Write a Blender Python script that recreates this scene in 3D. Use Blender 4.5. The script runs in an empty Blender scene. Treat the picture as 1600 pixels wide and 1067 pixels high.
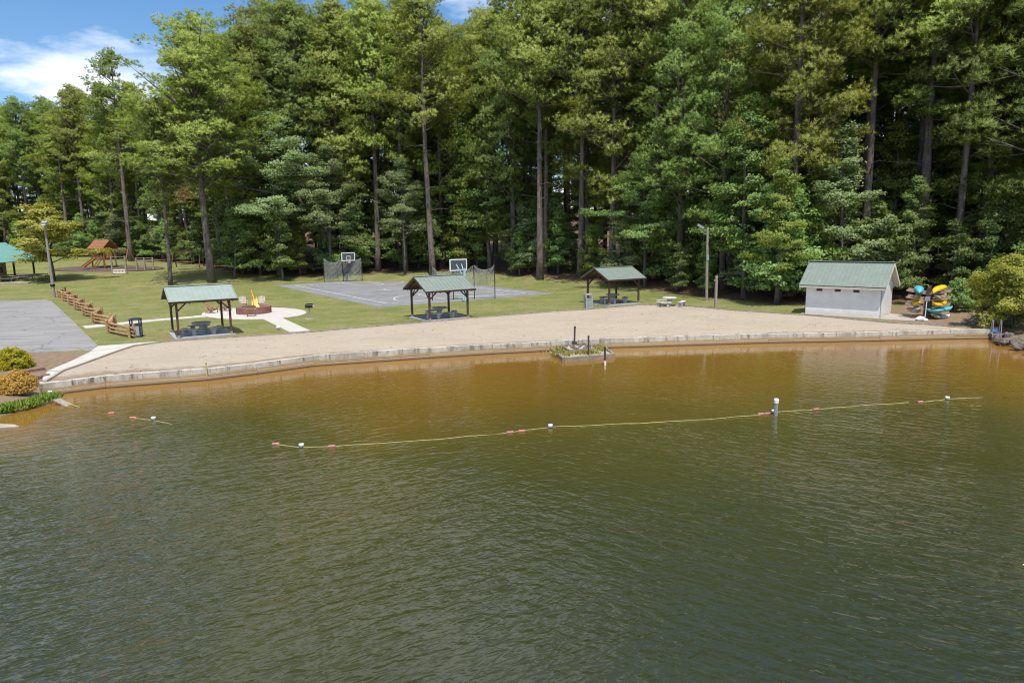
import bpy, math, random
import numpy as np
from mathutils import Vector, Matrix

# ------------------------------------------------------------------ camera, sky, sun, exposure
sc = bpy.context.scene
COL = sc.collection
R = math.radians
FPX, CAM_H, HORIZON, ROLL = 1085.0, 6.8, 360.0, R(0.9)
PITCH = math.atan((533.5 - HORIZON) / FPX)
WATER_Z = -0.54

cam_d = bpy.data.cameras.new('camera')
cam_d.sensor_width = 36.0
cam_d.lens = FPX / 1600 * 36.0
cam_d.clip_start, cam_d.clip_end = 0.1, 6000
cam = bpy.data.objects.new('camera', cam_d)
COL.objects.link(cam)
cam.matrix_world = (Matrix.Translation((0, 0, CAM_H)) @ Matrix.Rotation(R(90) - PITCH, 4, 'X') @ Matrix.Rotation(-ROLL, 4, 'Z'))
sc.camera = cam

SUN_EL, SUN_AZ = R(66), R(171)          # azimuth clockwise from +Y
world = bpy.data.worlds.new('World'); sc.world = world
world.use_nodes = True
wn, wl = world.node_tree.nodes, world.node_tree.links
wn.clear()
w_out = wn.new('ShaderNodeOutputWorld'); w_bg = wn.new('ShaderNodeBackground')
w_bg.inputs['Strength'].default_value = 0.14
sky = wn.new('ShaderNodeTexSky'); sky.sky_type = 'NISHITA'; sky.sun_disc = False
sky.sun_elevation, sky.sun_rotation = SUN_EL, SUN_AZ
sky.air_density, sky.dust_density, sky.ozone_density = 1.0, 0.25, 3.0
w_tc = wn.new('ShaderNodeTexCoord')
w_sep = wn.new('ShaderNodeSeparateXYZ'); wl.new(w_tc.outputs['Generated'], w_sep.inputs[0])
w_add = wn.new('ShaderNodeMath'); w_add.operation = 'ADD'; w_add.inputs[1].default_value = 0.16
wl.new(w_sep.outputs['Z'], w_add.inputs[0])
w_max = wn.new('ShaderNodeMath'); w_max.operation = 'MAXIMUM'; w_max.inputs[1].default_value = 0.05
wl.new(w_add.outputs[0], w_max.inputs[0])
w_div = wn.new('ShaderNodeVectorMath'); w_div.operation = 'DIVIDE'
wl.new(w_tc.outputs['Generated'], w_div.inputs[0]); wl.new(w_max.outputs[0], w_div.inputs[1])
w_map = wn.new('ShaderNodeMapping'); w_map.inputs['Location'].default_value = (-3.185, -6.787, 0)
w_map.inputs['Scale'].default_value = (1, 1, 0)
wl.new(w_div.outputs[0], w_map.inputs['Vector'])
w_no = wn.new('ShaderNodeTexNoise'); w_no.inputs['Scale'].default_value = 1.15
w_no.inputs['Detail'].default_value = 9; w_no.inputs['Roughness'].default_value = 0.56
wl.new(w_map.outputs[0], w_no.inputs['Vector'])
w_rmp = wn.new('ShaderNodeValToRGB')
w_rmp.color_ramp.elements[0].position = 0.47; w_rmp.color_ramp.elements[0].color = (0, 0, 0, 1)
w_rmp.color_ramp.elements[1].position = 0.62; w_rmp.color_ramp.elements[1].color = (1, 1, 1, 1)
wl.new(w_no.outputs['Fac'], w_rmp.inputs['Fac'])
w_mix = wn.new('ShaderNodeMix'); w_mix.data_type = 'RGBA'
w_mix.inputs['B'].default_value = (8.2, 8.4, 8.8, 1)
wl.new(w_rmp.outputs['Color'], w_mix.inputs['Factor'])
w_hs = wn.new('ShaderNodeHueSaturation'); w_hs.inputs['Saturation'].default_value = 1.2; w_hs.inputs['Value'].default_value = 0.95
wl.new(sky.outputs['Color'], w_hs.inputs['Color']); wl.new(w_hs.outputs[0], w_mix.inputs['A'])
wl.new(w_mix.outputs['Result'], w_bg.inputs['Color'])
wl.new(w_bg.outputs[0], w_out.inputs[0])

sun_d = bpy.data.lights.new('sun', 'SUN'); sun_d.energy = 4.6; sun_d.angle = R(0.53)
sun_d.color = (1.0, 0.95, 0.87)
sun = bpy.data.objects.new('sun', sun_d); COL.objects.link(sun)
to_sun = Vector((math.sin(SUN_AZ) * math.cos(SUN_EL), math.cos(SUN_AZ) * math.cos(SUN_EL), math.sin(SUN_EL)))
sun.rotation_euler = to_sun.to_track_quat('Z', 'Y').to_euler()
sun.location = to_sun * 200

sc.view_settings.view_transform = 'Standard'; sc.view_settings.look = 'None'
sc.view_settings.gamma = 1.0; sc.view_settings.use_curve_mapping = False
sc.view_settings.exposure = 0.24
sc.render.engine = 'CYCLES'
cy = sc.cycles
cy.max_bounces = 7; cy.diffuse_bounces = 3; cy.glossy_bounces = 3; cy.transmission_bounces = 4
cy.transparent_max_bounces = 6; cy.sample_clamp_indirect = 6.0
cy.use_denoising = True; cy.filter_width = 1.15

# ------------------------------------------------------------------ geometry helpers
def ray(px, py):
    x, y = (px - 800) / FPX, -(py - 533.5) / FPX
    c, s = math.cos(ROLL), math.sin(ROLL)
    x, y = x * c + y * s, -x * s + y * c
    return np.array([x, math.cos(PITCH) + y * math.sin(PITCH), -math.sin(PITCH) + y * math.cos(PITCH)])

def at(px, py, z=0.0):
    d = ray(px, py); t = (z - CAM_H) / d[2]
    return (d[0] * t, d[1] * t, z)

def at_depth(px, py, Y):
    d = ray(px, py); t = Y / d[1]
    return (d[0] * t, Y, CAM_H + d[2] * t)

_X0 = [-400, -110, -70, -40, -25, 0, 8, 16, 24, 34, 60, 110, 400]
_Y0 = [84, 84, 84, 92, 98, 93, 84, 72, 62, 58, 52, 46, 46]
def hill(x, y):
    """height of the land: flat park, rising into the wood"""
    x = np.asarray(x, float); y = np.asarray(y, float)
    d = np.maximum(0, y - np.interp(x, _X0, _Y0))
    k = np.interp(x, [-60, -20], [0.062, 0.075])
    return np.minimum(k * d * np.minimum(1, d / 8 + .15), 14.0)

def gnd(px, py):
    """point of the land seen at a pixel"""
    d = ray(px, py); t, step = 20.0, 0.25
    while t < 400:
        p = d * t
        if CAM_H + p[2] <= float(hill(p[0], p[1])):
            break
        t += step
    p = d * t
    return (p[0], p[1], float(hill(p[0], p[1])))

def seg_dist(P, poly):
    """distance from points P (n,2) to an open polyline"""
    P = np.asarray(P, float); best = np.full(len(P), 1e9)
    for a, b in zip(poly[:-1], poly[1:]):
        a = np.array(a[:2], float); b = np.array(b[:2], float); ab = b - a
        t = np.clip(((P - a) @ ab) / (ab @ ab), 0, 1)
        best = np.minimum(best, np.linalg.norm(P - (a + t[:, None] * ab), axis=1))
    return best

def in_poly(P, poly):
    P = np.asarray(P, float); x, y = P[:, 0], P[:, 1]; c = np.zeros(len(P), bool); n = len(poly)
    for i in range(n):
        x1, y1 = poly[i][:2]; x2, y2 = poly[(i + 1) % n][:2]
        if y1 == y2: continue
        c ^= ((y1 > y) != (y2 > y)) & (x < (x2 - x1) * (y - y1) / (y2 - y1) + x1)
    return c

# ------------------------------------------------------------------ object helpers
def props(o, label=None, cat=None, group=None, kind=None):
    if label: o['label'] = label
    if cat: o['category'] = cat
    if group: o['group'] = group
    if kind: o['kind'] = kind
    return o

def empty(name, loc=(0, 0, 0), rz=0.0, label=None, cat=None, group=None):
    o = bpy.data.objects.new(name, None); COL.objects.link(o)
    o.location = loc; o.rotation_euler = (0, 0, rz); o.empty_display_size = 0.2
    return props(o, label, cat, group)

def link(name, me, parent=None):
    o = bpy.data.objects.new(name, me); COL.objects.link(o)
    if parent is not None: o.parent = parent
    return o

def dup(root, loc, rz=0.0, scale=None, label=None, group=None):
    r = root.copy(); COL.objects.link(r); r.location = loc; r.rotation_euler = (0, 0, rz)
    if scale is not None: r.scale = scale if hasattr(scale, '__len__') else (scale,) * 3
    if label: r['label'] = label
    if group: r['group'] = group
    for ch in list(root.children):
        c = ch.copy(); COL.objects.link(c); c.parent = r
        for g in ch.children:
            d = g.copy(); COL.objects.link(d); d.parent = c
    return r

class MB:
    def __init__(s): s.v, s.f = [], []
    def add(s, vs, fs):
        n = len(s.v); s.v += [tuple(map(float, p)) for p in vs]; s.f += [tuple(i + n for i in q) for q in fs]; return s
    BOXF = [(0, 3, 2, 1), (4, 5, 6, 7), (0, 1, 5, 4), (1, 2, 6, 5), (2, 3, 7, 6), (3, 0, 4, 7)]
    def box(s, c, size, rz=0.0, M=None):
        hx, hy, hz = size[0] / 2, size[1] / 2, size[2] / 2
        vs = [Vector(p) for p in [(-hx, -hy, -hz), (hx, -hy, -hz), (hx, hy, -hz), (-hx, hy, -hz), (-hx, -hy, hz), (hx, -hy, hz), (hx, hy, hz), (-hx, hy, hz)]]
        M = M if M is not None else Matrix.Rotation(rz, 3, 'Z')
        return s.add([M @ p + Vector(c) for p in vs], MB.BOXF)
    def beam(s, p, q, w, h, up=(0, 0, 1)):
        p, q = Vector(p), Vector(q); d = (q - p); L = d.length; d.normalize()
        u = Vector(up)
        if abs(d.dot(u)) > .98: u = Vector((0, 1, 0))
        x = d.cross(u).normalized(); z = x.cross(d)
        M = Matrix((x, d, z)).transposed()
        return s.box((p + q) / 2, (w, L, h), M=M)
    def tube(s, pts, rad, n=8, cap=True):
        pts = [Vector(p) for p in pts]
        rad = rad if hasattr(rad, '__len__') else [rad] * len(pts)
        vs, fs = [], []; up = Vector((0.3, 0.1, 1)).normalized()
        for i, p in enumerate(pts):
            d = (pts[min(i + 1, len(pts) - 1)] - pts[max(i - 1, 0)]).normalized()
            r = up if abs(d.dot(up)) < .95 else Vector((1, 0, 0))
            x = d.cross(r).normalized(); y = d.cross(x)
            for k in range(n):
                a = 2 * math.pi * k / n
                vs.append(p + (x * math.cos(a) + y * math.sin(a)) * rad[i])
        for i in range(len(pts) - 1):
            for k in range(n):
                k2 = (k + 1) % n
                fs.append((i * n + k, (i + 1) * n + k, (i + 1) * n + k2, i * n + k2))
        if cap:
            fs.append(tuple(range(n))); fs.append(tuple(reversed(range((len(pts) - 1) * n, len(pts) * n))))
        return s.add(vs, fs)
    def prism(s, pts, z0, z1):
        """closed plan polygon pulled up between two heights"""
        n = len(pts)
        ar = sum(pts[i][0] * pts[(i + 1) % n][1] - pts[(i + 1) % n][0] * pts[i][1] for i in range(n))
        if ar < 0: pts = pts[::-1]
        vs = [(p[0], p[1], z0) for p in pts] + [(p[0], p[1], z1) for p in pts]
        fs = [tuple(reversed(range(n))), tuple(range(n, 2 * n))] + [(i, (i + 1) % n, n + (i + 1) % n, n + i) for i in range(n)]
        return s.add(vs, fs)
    def lathe(s, prof, c=(0, 0, 0), n=16):
        vs, fs = [], []
        for r, z in prof:
            for k in range(n):
                a = 2 * math.pi * k / n; vs.append((c[0] + r * math.cos(a), c[1] + r * math.sin(a), c[2] + z))
        for i in range(len(prof) - 1):
            for k in range(n):
                k2 = (k + 1) % n; fs.append((i * n + k, i * n + k2, (i + 1) * n + k2, (i + 1) * n + k))
        fs.append(tuple(reversed(range(n)))); fs.append(tuple(range((len(prof) - 1) * n, len(prof) * n)))
        return s.add(vs, fs)
    def mesh(s, name, m, smooth=False):
        me = bpy.data.meshes.new(name); me.from_pydata(s.v, [], s.f)
        me.materials.append(m)
        if smooth: me.polygons.foreach_set('use_smooth', [True] * len(me.polygons))
        me.update(); return me
    def build(s, name, m, parent=None, smooth=False):
        return link(name, s.mesh(name, m, smooth), parent)

def np_mesh(name, V, F, m, tint=None, smooth=False, attrs=None, normals=None):
    """mesh from arrays; F is (n,3) or (n,4)"""
    V = np.asarray(V, np.float32); F = np.asarray(F, np.int32); k = F.shape[1]
    me = bpy.data.meshes.new(name)
    me.vertices.add(len(V)); me.vertices.foreach_set('co', V.ravel())
    me.loops.add(F.size); me.loops.foreach_set('vertex_index', F.ravel())
    me.polygons.add(len(F)); me.polygons.foreach_set('loop_start', np.arange(0, F.size, k, dtype=np.int32))
    if smooth: me.polygons.foreach_set('use_smooth', np.ones(len(F), bool))
    a = dict(attrs or {})
    if tint is not None: a['tint'] = tint
    for nm, val in a.items():
        at_ = me.attributes.new(nm, 'FLOAT', 'POINT'); at_.data.foreach_set('value', np.asarray(val, np.float32))
    me.materials.append(m); me.update(calc_edges=True)
    if normals is not None:
        me.polygons.foreach_set('use_smooth', np.ones(len(F), bool)); me.normals_split_custom_set_from_vertices(np.asarray(normals, np.float32))
    return me

# ------------------------------------------------------------------ materials
def new_mat(name):
    m = bpy.data.materials.new(name); m.use_nodes = True
    nt = m.node_tree; nt.nodes.clear()
    out = nt.nodes.new('ShaderNodeOutputMaterial'); b = nt.nodes.new('ShaderNodeBsdfPrincipled')
    nt.links.new(b.outputs[0], out.inputs[0])
    return m, nt, b, out

class NT:
    """small node-building helper"""
    def __init__(s, nt): s.nt = nt
    def n(s, t, **kw):
        o = s.nt.nodes.new(t)
        for k, v in kw.items(): setattr(o, k, v)
        return o
    def l(s, a, b): s.nt.links.new(a, b)
    def pos(s):
        if not hasattr(s, '_p'): s._p = s.n('ShaderNodeNewGeometry').outputs['Position']
        return s._p
    def noise(s, scale, detail=4, rough=.55, vec=None, stretch=None, rot=0.0, dist=0.0):
        v = vec or s.pos()
        if stretch:
            mp = s.n('ShaderNodeMapping', vector_type='TEXTURE'); mp.inputs['Scale'].default_value = tuple(1 / q for q in stretch); mp.inputs['Rotation'].default_value = (0, 0, rot)
            s.l(v, mp.inputs['Vector']); v = mp.outputs[0]
        t = s.n('ShaderNodeTexNoise'); t.inputs['Scale'].default_value = scale; t.inputs['Detail'].default_value = detail
        t.inputs['Roughness'].default_value = rough; t.inputs['Distortion'].default_value = dist
        s.l(v, t.inputs['Vector']); return t.outputs['Fac']
    def ramp(s, fac, lo, hi):
        t = s.n('ShaderNodeMapRange'); t.inputs['From Min'].default_value = lo; t.inputs['From Max'].default_value = hi
        t.clamp = True; s.l(fac, t.inputs['Value']); return t.outputs['Result']
    def mix(s, fac, a, b, mode='MIX'):
        t = s.n('ShaderNodeMix', data_type='RGBA', blend_type=mode)
        for sock, v in ((t.inputs['Factor'], fac), (t.inputs['A'], a), (t.inputs['B'], b)):
            if isinstance(v, (int, float)): sock.default_value = v
            elif isinstance(v, tuple): sock.default_value = (*v, 1) if len(v) == 3 else v
            else: s.l(v, sock)
        return t.outputs['Result']
    def math(s, op, a, b=0.0):
        t = s.n('ShaderNodeMath', operation=op)
        for i, v in enumerate((a, b)):
            if isinstance(v, (int, float)): t.inputs[i].default_value = v
            else: s.l(v, t.inputs[i])
        return t.outputs[0]
    def attr(s, name):
        t = s.n('ShaderNodeAttribute'); t.attribute_name = name; return t.outputs['Fac']
    def bump(s, h, dist, bsdf, strength=1.0):
        t = s.n('ShaderNodeBump'); t.inputs['Distance'].default_value = dist
        if isinstance(strength, (int, float)): t.inputs['Strength'].default_value = strength
        else: s.l(strength, t.inputs['Strength'])
        s.l(h, t.inputs['Height']); s.l(t.outputs[0], bsdf.inputs['Normal'])

def mat(name, c, c2=None, scale=6.0, rough=.7, bump=0.0, bscale=40.0, metal=0.0, spec=.4, stretch=None, lo=.35, hi=.65, c3=None, s3=1.0, obj=False):
    m, nt, b, out = new_mat(name); t = NT(nt)
    vec = t.n('ShaderNodeTexCoord').outputs['Object'] if obj else None
    col = t.mix(t.ramp(t.noise(scale, 6, .6, vec=vec, stretch=stretch), lo, hi), c, c2 or tuple(x * .8 for x in c))
    if c3: col = t.mix(t.ramp(t.noise(s3, 5, .65, vec=vec), .55, .7), col, c3)
    t.l(col, b.inputs['Base Color'])
    b.inputs['Roughness'].default_value = rough; b.inputs['Metallic'].default_value = metal
    b.inputs['Specular IOR Level'].default_value = spec
    if bump: t.bump(t.noise(bscale, 5, .6, vec=vec, stretch=stretch), bump, b)
    return m

def leaf_mat(name, c1, c2, trans=.35, var=.25, tcol=None):
    m, nt, b, out = new_mat(name); t = NT(nt)
    col = t.mix(t.attr('tint'), c1, c2)
    oi = t.n('ShaderNodeObjectInfo')
    hsv = t.n('ShaderNodeHueSaturation')
    t.l(t.math('ADD', t.math('MULTIPLY', oi.outputs['Random'], .03), .485), hsv.inputs['Hue'])
    t.l(t.math('ADD', t.math('MULTIPLY', oi.outputs['Random'], var * 2), 1 - var), hsv.inputs['Value'])
    t.l(col, hsv.inputs['Color'])
    t.l(hsv.outputs[0], b.inputs['Base Color'])
    b.inputs['Roughness'].default_value = .55; b.inputs['Specular IOR Level'].default_value = .3
    tr = t.n('ShaderNodeBsdfTranslucent')
    t.l(t.mix(1.0, hsv.outputs[0], tcol or (1.25, 1.2, .55), 'MULTIPLY'), tr.inputs['Color'])
    mx = t.n('ShaderNodeMixShader'); mx.inputs[0].default_value = trans
    t.l(b.outputs[0], mx.inputs[1]); t.l(tr.outputs[0], mx.inputs[2]); t.l(mx.outputs[0], out.inputs[0])
    return m

M = {}
M['needles'] = leaf_mat('pine_needles', (.165, .225, .044), (.380, .440, .094), .32)
M['needles_dark'] = leaf_mat('pine_needles_dark', (.120, .190, .045), (.265, .345, .080), .32)
M['needles_yellow'] = leaf_mat('pine_needles_yellowish', (.17, .215, .034), (.34, .395, .07), .28)
M['leaves'] = leaf_mat('broad_leaves', (.128, .208, .058), (.290, .385, .112), .35)
M['leaves_pale'] = leaf_mat('pale_leaves', (.18, .24, .10), (.30, .36, .155), .35)
M['leaves_light'] = leaf_mat('light_leaves', (.17, .22, .045), (.31, .35, .075), .4)
M['leaves_bank'] = leaf_mat('bank_bush_leaves', (.27, .33, .055), (.46, .50, .095), .4, .12)
M['leaves_yellow'] = leaf_mat('yellow_leaves', (.31, .32, .06), (.50, .48, .10), .35)
M['bush_yellow'] = leaf_mat('lime_bush_leaves', (.30, .32, .02), (.50, .46, .03), .35, .05)
M['bush_orange'] = leaf_mat('orange_bush_leaves', (.50, .25, .075), (.58, .46, .085), .35, .05)
M['dead_needles'] = leaf_mat('dead_needles', (.30, .13, .06), (.42, .22, .10), .2, .05)
M['bark'] = mat('pine_bark', (.19, .155, .135), (.085, .065, .055), scale=3.5, rough=.9, bump=.05, bscale=9, stretch=(1, 1, .22), c3=(.26, .22, .20), s3=2.0)
M['bark_grey'] = mat('grey_bark', (.15, .135, .12), (.075, .068, .06), scale=3, rough=.9, bump=.02, bscale=14, stretch=(1, 1, .3))

# lawn and forest floor
m, nt, b, out = new_mat('lawn_and_litter'); t = NT(nt)
big = t.noise(.055, 5, .6); mid = t.noise(.35, 5, .6); fine = t.noise(9, 4, .7); vf = t.noise(38, 3, .7)
g = t.mix(t.ramp(big, .35, .65), (.150, .200, .036), (.260, .265, .085))
g = t.mix(t.math('MULTIPLY', t.ramp(mid, .44, .66), .85), g, (.42, .35, .165))
g = t.mix(t.math('MULTIPLY', t.ramp(t.noise(.16, 5, .65, stretch=(.4, 1, 1), rot=R(30)), .46, .62), .7), g, (.36, .33, .125))
g = t.mix(t.ramp(t.noise(.8, 4, .6), .56, .72), g, (.11, .155, .028))
g = t.mix(t.math('MULTIPLY', t.ramp(t.noise(3.2, 5, .75), .46, .64), .55), g, (.10, .125, .026))
g = t.mix(t.math('MULTIPLY', t.ramp(fine, .42, .62), .55), g, (.075, .095, .02))
g = t.mix(t.math('MULTIPLY', t.ramp(vf, .48, .62), .55), g, (.36, .345, .14))
s_ = t.mix(t.ramp(t.noise(.5, 6, .65), .35, .65), (.14, .075, .045), (.27, .155, .095))
s_ = t.mix(t.ramp(t.noise(7, 5, .7), .4, .7), s_, (.085, .055, .036))
s_ = t.mix(t.ramp(t.noise(1.7, 5, .7), .60, .72), s_, (.36, .25, .17))
msk = t.ramp(t.math('ADD', t.attr('litter'), t.math('MULTIPLY', t.math('SUBTRACT', t.noise(.6, 5, .65), .5), 1.6)), .38, .62)
sh = t.ramp(t.math('ADD', t.attr('soil'), t.math('MULTIPLY', t.math('SUBTRACT', t.noise(1.4, 5, .65), .5), .8)), .40, .60)
soil = t.mix(t.ramp(t.noise(3.2, 6, .65), .35, .68), (.36, .255, .165), (.22, .15, .095))
soil = t.mix(t.ramp(t.noise(16, 4, .7), .55, .75), soil, (.36, .27, .19))
col = t.mix(msk, g, s_); col = t.mix(sh, col, soil)
t.l(t.mix(1.0, col, (.80, .82, .84), 'MULTIPLY'), b.inputs['Base Color']); b.inputs['Roughness'].default_value = .9; b.inputs['Specular IOR Level'].default_value = .15
t.bump(t.math('ADD', t.noise(22, 4, .7), t.math('MULTIPLY', t.noise(2.0, 4, .6), 1.6)), .06, b)
M['lawn'] = m

m, nt, b, out = new_mat('worn_asphalt'); t = NT(nt)
col = t.mix(t.ramp(t.noise(.35, 6, .6), .35, .65), (.255, .246, .24), (.20, .194, .192))
col = t.mix(t.ramp(t.noise(.9, 6, .65, stretch=(.18, 1, 1), rot=R(8)), .5, .66), col, (.285, .28, .28))
col = t.mix(t.math('MULTIPLY', t.ramp(t.noise(30, 3, .7), .5, .75), .5), col, (.15, .148, .15))
vo = t.n('ShaderNodeTexVoronoi', feature='DISTANCE_TO_EDGE'); vo.inputs['Scale'].default_value = .16
wp = t.n('ShaderNodeVectorMath', operation='ADD'); wv = t.n('ShaderNodeTexNoise'); wv.inputs['Scale'].default_value = .8; wv.inputs['Detail'].default_value = 5
sc_ = t.n('ShaderNodeVectorMath', operation='SCALE'); sc_.inputs['Scale'].default_value = 1.8
t.l(t.pos(), wv.inputs['Vector']); t.l(wv.outputs['Color'], sc_.inputs[0]); t.l(t.pos(), wp.inputs[0]); t.l(sc_.outputs[0], wp.inputs[1]); t.l(wp.outputs[0], vo.inputs['Vector'])
crk = t.ramp(vo.outputs['Distance'], .010, .003)
col = t.mix(t.math('MULTIPLY', crk, .75), col, (.085, .083, .085))
t.l(col, b.inputs['Base Color']); b.inputs['Roughness'].default_value = .9; b.inputs['Specular IOR Level'].default_value = .3
t.bump(t.noise(50, 4, .65), .012, b)
M['asphalt'] = m
M['court'] = mat('court_asphalt', (.22, .222, .23), (.172, .174, .183), scale=.3, rough=.85, bump=.01, bscale=55, c3=(.29, .29, .30), s3=1.0)
M['concrete'] = mat('pale_concrete', (.50, .475, .435), (.43, .405, .365), scale=1.3, rough=.85, bump=.008, bscale=40)
M['concrete_old'] = mat('weathered_concrete', (.40, .365, .31), (.31, .275, .225), scale=1.6, rough=.9, bump=.012, bscale=30)
M['concrete_grey'] = mat('grey_cast_concrete', (.40, .39, .37), (.31, .30, .285), scale=4, rough=.9, bump=.006, bscale=60)
M['concrete_white'] = mat('sunbleached_concrete', (.54, .52, .48), (.45, .43, .39), scale=4, rough=.85, bump=.006, bscale=60)
M['pad'] = mat('shelter_slab', (.36, .36, .37), (.29, .29, .30), scale=1.2, rough=.9, bump=.006, bscale=40)
M['line_white'] = mat('worn_white_paint', (.72, .72, .72), (.45, .46, .48), scale=2.5, rough=.7)
M['line_tan'] = mat('faded_tan_paint', (.44, .385, .29), (.30, .28, .25), scale=2.5, rough=.7)
M['edging'] = mat('edging_timber', (.33, .29, .24), (.20, .17, .14), scale=3, rough=.9, bump=.01, bscale=25)

# beach sand
m, nt, b, out = new_mat('beach_sand'); t = NT(nt)
col = t.mix(t.ramp(t.noise(.22, 5, .6), .35, .65), (.515, .425, .318), (.46, .38, .28))
col = t.mix(t.math('MULTIPLY', t.ramp(t.noise(5, 5, .7), .5, .75), .45), col, (.36, .275, .195))
col = t.mix(t.math('MULTIPLY', t.ramp(t.noise(24, 3, .7), .6, .8), .6), col, (.22, .16, .11))
col = t.mix(t.math('MULTIPLY', t.ramp(t.noise(.55, 6, .7, stretch=(.5, 1, 1), rot=R(10)), .54, .68), .5), col, (.40, .315, .235))
edge = t.ramp(t.math('ADD', t.attr('wet'), t.math('MULTIPLY', t.math('SUBTRACT', t.noise(.9, 5, .7), .5), 1.2)), .45, .75)
col = t.mix(t.math('MULTIPLY', edge, .75), col, (.26, .18, .115))
t.l(t.mix(1.0, col, (.80, .82, .86), 'MULTIPLY'), b.inputs['Base Color']); b.inputs['Roughness'].default_value = .95; b.inputs['Specular IOR Level'].default_value = .15
fpv = t.n('ShaderNodeTexVoronoi'); fpv.inputs['Scale'].default_value = 1.7; t.l(t.pos(), fpv.inputs['Vector'])
foot = t.math('MULTIPLY', t.ramp(fpv.outputs['Distance'], .22, .05), t.ramp(t.noise(.35, 3, .6), .5, .62))
t.bump(t.math('SUBTRACT', t.math('ADD', t.noise(3.2, 5, .65), t.math('MULTIPLY', t.noise(1.1, 3, .5), 1.2)), t.math('MULTIPLY', foot, .9)), .14, b)
M['sand'] = m

# sea wall: chipped pale upper band, brown stained foot
m, nt, b, out = new_mat('stained_wall_concrete'); t = NT(nt)
sep = t.n('ShaderNodeSeparateXYZ'); t.l(t.pos(), sep.inputs[0])
col = t.mix(t.ramp(t.noise(2.2, 6, .7), .35, .65), (.56, .53, .47), (.42, .385, .32))
streak = t.noise(2.4, 6, .7, stretch=(1, 1, .16))
col = t.mix(t.ramp(streak, .52, .62), col, (.145, .13, .115))
col = t.mix(t.ramp(t.noise(.45, 6, .7, stretch=(1, 1, .6)), .50, .68), col, (.29, .26, .225))
hz = t.math('ADD', sep.outputs['Z'], t.math('MULTIPLY', t.math('SUBTRACT', t.noise(1.3, 6, .75, stretch=(1, 1, .7)), .5), .34))
col = t.mix(t.ramp(hz, -.17, -.27), col, (.35, .255, .155))
col = t.mix(t.ramp(t.noise(6, 5, .7), .62, .72), col, (.19, .15, .11))
col = t.mix(t.ramp(sep.outputs['Z'], -.46, -.51), col, (.065, .048, .032))
t.l(col, b.inputs['Base Color']); b.inputs['Roughness'].default_value = .9; b.inputs['Specular IOR Level'].default_value = .2
t.bump(t.noise(14, 6, .7), .03, b)
M['wall'] = m

# lake water: colour follows depth (silty shallows to green deep water), plus sky reflection painted in at left
m, nt, b, out = new_mat('lake_water'); t = NT(nt)
dsh = t.math('ADD', t.attr('shore'), t.math('MULTIPLY', t.math('SUBTRACT', t.noise(.09, 4, .55), .5), 9.0))
cr = t.n('ShaderNodeValToRGB'); e = cr.color_ramp.elements
e[0].position = 0.0; e[0].color = (.235, .125, .030, 1)
e[1].position = 1.0; e[1].color = (.019, .028, .020, 1)
for p_, c_ in ((.10, (.185, .098, .018)), (.30, (.130, .078, .012)), (.48, (.060, .054, .013)), (.68, (.034, .038, .013))):
    x = e.new(p_); x.color = (*c_, 1)
t.l(t.ramp(dsh, 0, 36), cr.inputs['Fac'])
t.l(cr.outputs['Color'], b.inputs['Base Color'])
b.inputs['Roughness'].default_value = .05; b.inputs['IOR'].default_value = 1.41
sepw = t.n('ShaderNodeSeparateXYZ'); t.l(t.pos(), sepw.inputs[0])
side = t.ramp(t.math('ADD', sepw.outputs['X'], t.math('MULTIPLY', t.math('SUBTRACT', t.noise(.05, 3, .5), .5), 30)), -6, 9)
wa = t.math('ADD', t.noise(4.6, 2, .5, stretch=(.36, 1, 1), rot=R(30), dist=.35), t.math('MULTIPLY', t.noise(1.3, 2, .5, stretch=(.45, 1, 1), rot=R(38), dist=.3), .75))
wb = t.math('ADD', t.noise(4.3, 2, .5, stretch=(.36, 1, 1), rot=R(-34), dist=.35), t.math('MULTIPLY', t.noise(1.2, 2, .5, stretch=(.45, 1, 1), rot=R(-22), dist=.3), .75))
w2 = t.noise(5.5, 2, .5, stretch=(.45, 1.0, 1), rot=R(8), dist=.4)
t_ = t.n('ShaderNodeMix', data_type='FLOAT'); t.l(side, t_.inputs['Factor']); t.l(wa, t_.inputs['A']); t.l(wb, t_.inputs['B'])
hgt = t.math('ADD', t_.outputs['Result'], t.math('MULTIPLY', w2, .22))
calm = t.math('MULTIPLY', t.ramp(t.attr('shore'), 4, 27), t.math('ADD', .30, t.math('MULTIPLY', t.ramp(t.noise(.085, 4, .6, stretch=(.6, 1, 1), rot=R(-30)), .38, .60), .70)))
t.bump(hgt, .135, b, t.math('ADD', .05, t.math('MULTIPLY', t.math('MULTIPLY', calm, t.attr('wind')), .90)))
M['water'] = m

# coated metal, timber, paint
def metal_roof(name, c):
    m, nt, b, out = new_mat(name); t = NT(nt)
    col = t.mix(t.ramp(t.noise(1.5, 5, .65), .3, .7), c, tuple(x * .86 for x in c))
    col = t.mix(t.math('MULTIPLY', t.ramp(t.noise(4, 5, .7, stretch=(1, 1, .2)), .55, .75), .3), col, (.42, .44, .40))
    t.l(col, b.inputs['Base Color']); b.inputs['Roughness'].default_value = .5; b.inputs['Specular IOR Level'].default_value = .4
    return m
M['roof_green'] = metal_roof('green_metal_roof', (.190, .232, .200))
M['roof_pale'] = metal_roof('green_roof_painted_sheen', (.265, .320, .285))  # lighter than the other roofs: the sheen is put into the colour
M['roof_deep'] = metal_roof('deep_green_metal_roof', (.125, .205, .155))
M['roof_teal'] = metal_roof('teal_metal_roof', (.16, .36, .33))
M['teal_dark'] = mat('dark_teal_cladding', (.02, .07, .07), (.015, .05, .05), rough=.6)
M['timber_brown'] = mat('brown_stained_timber', (.10, .062, .042), (.065, .038, .027), scale=5, rough=.8, bump=.006, stretch=(3, 3, .4))
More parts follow.
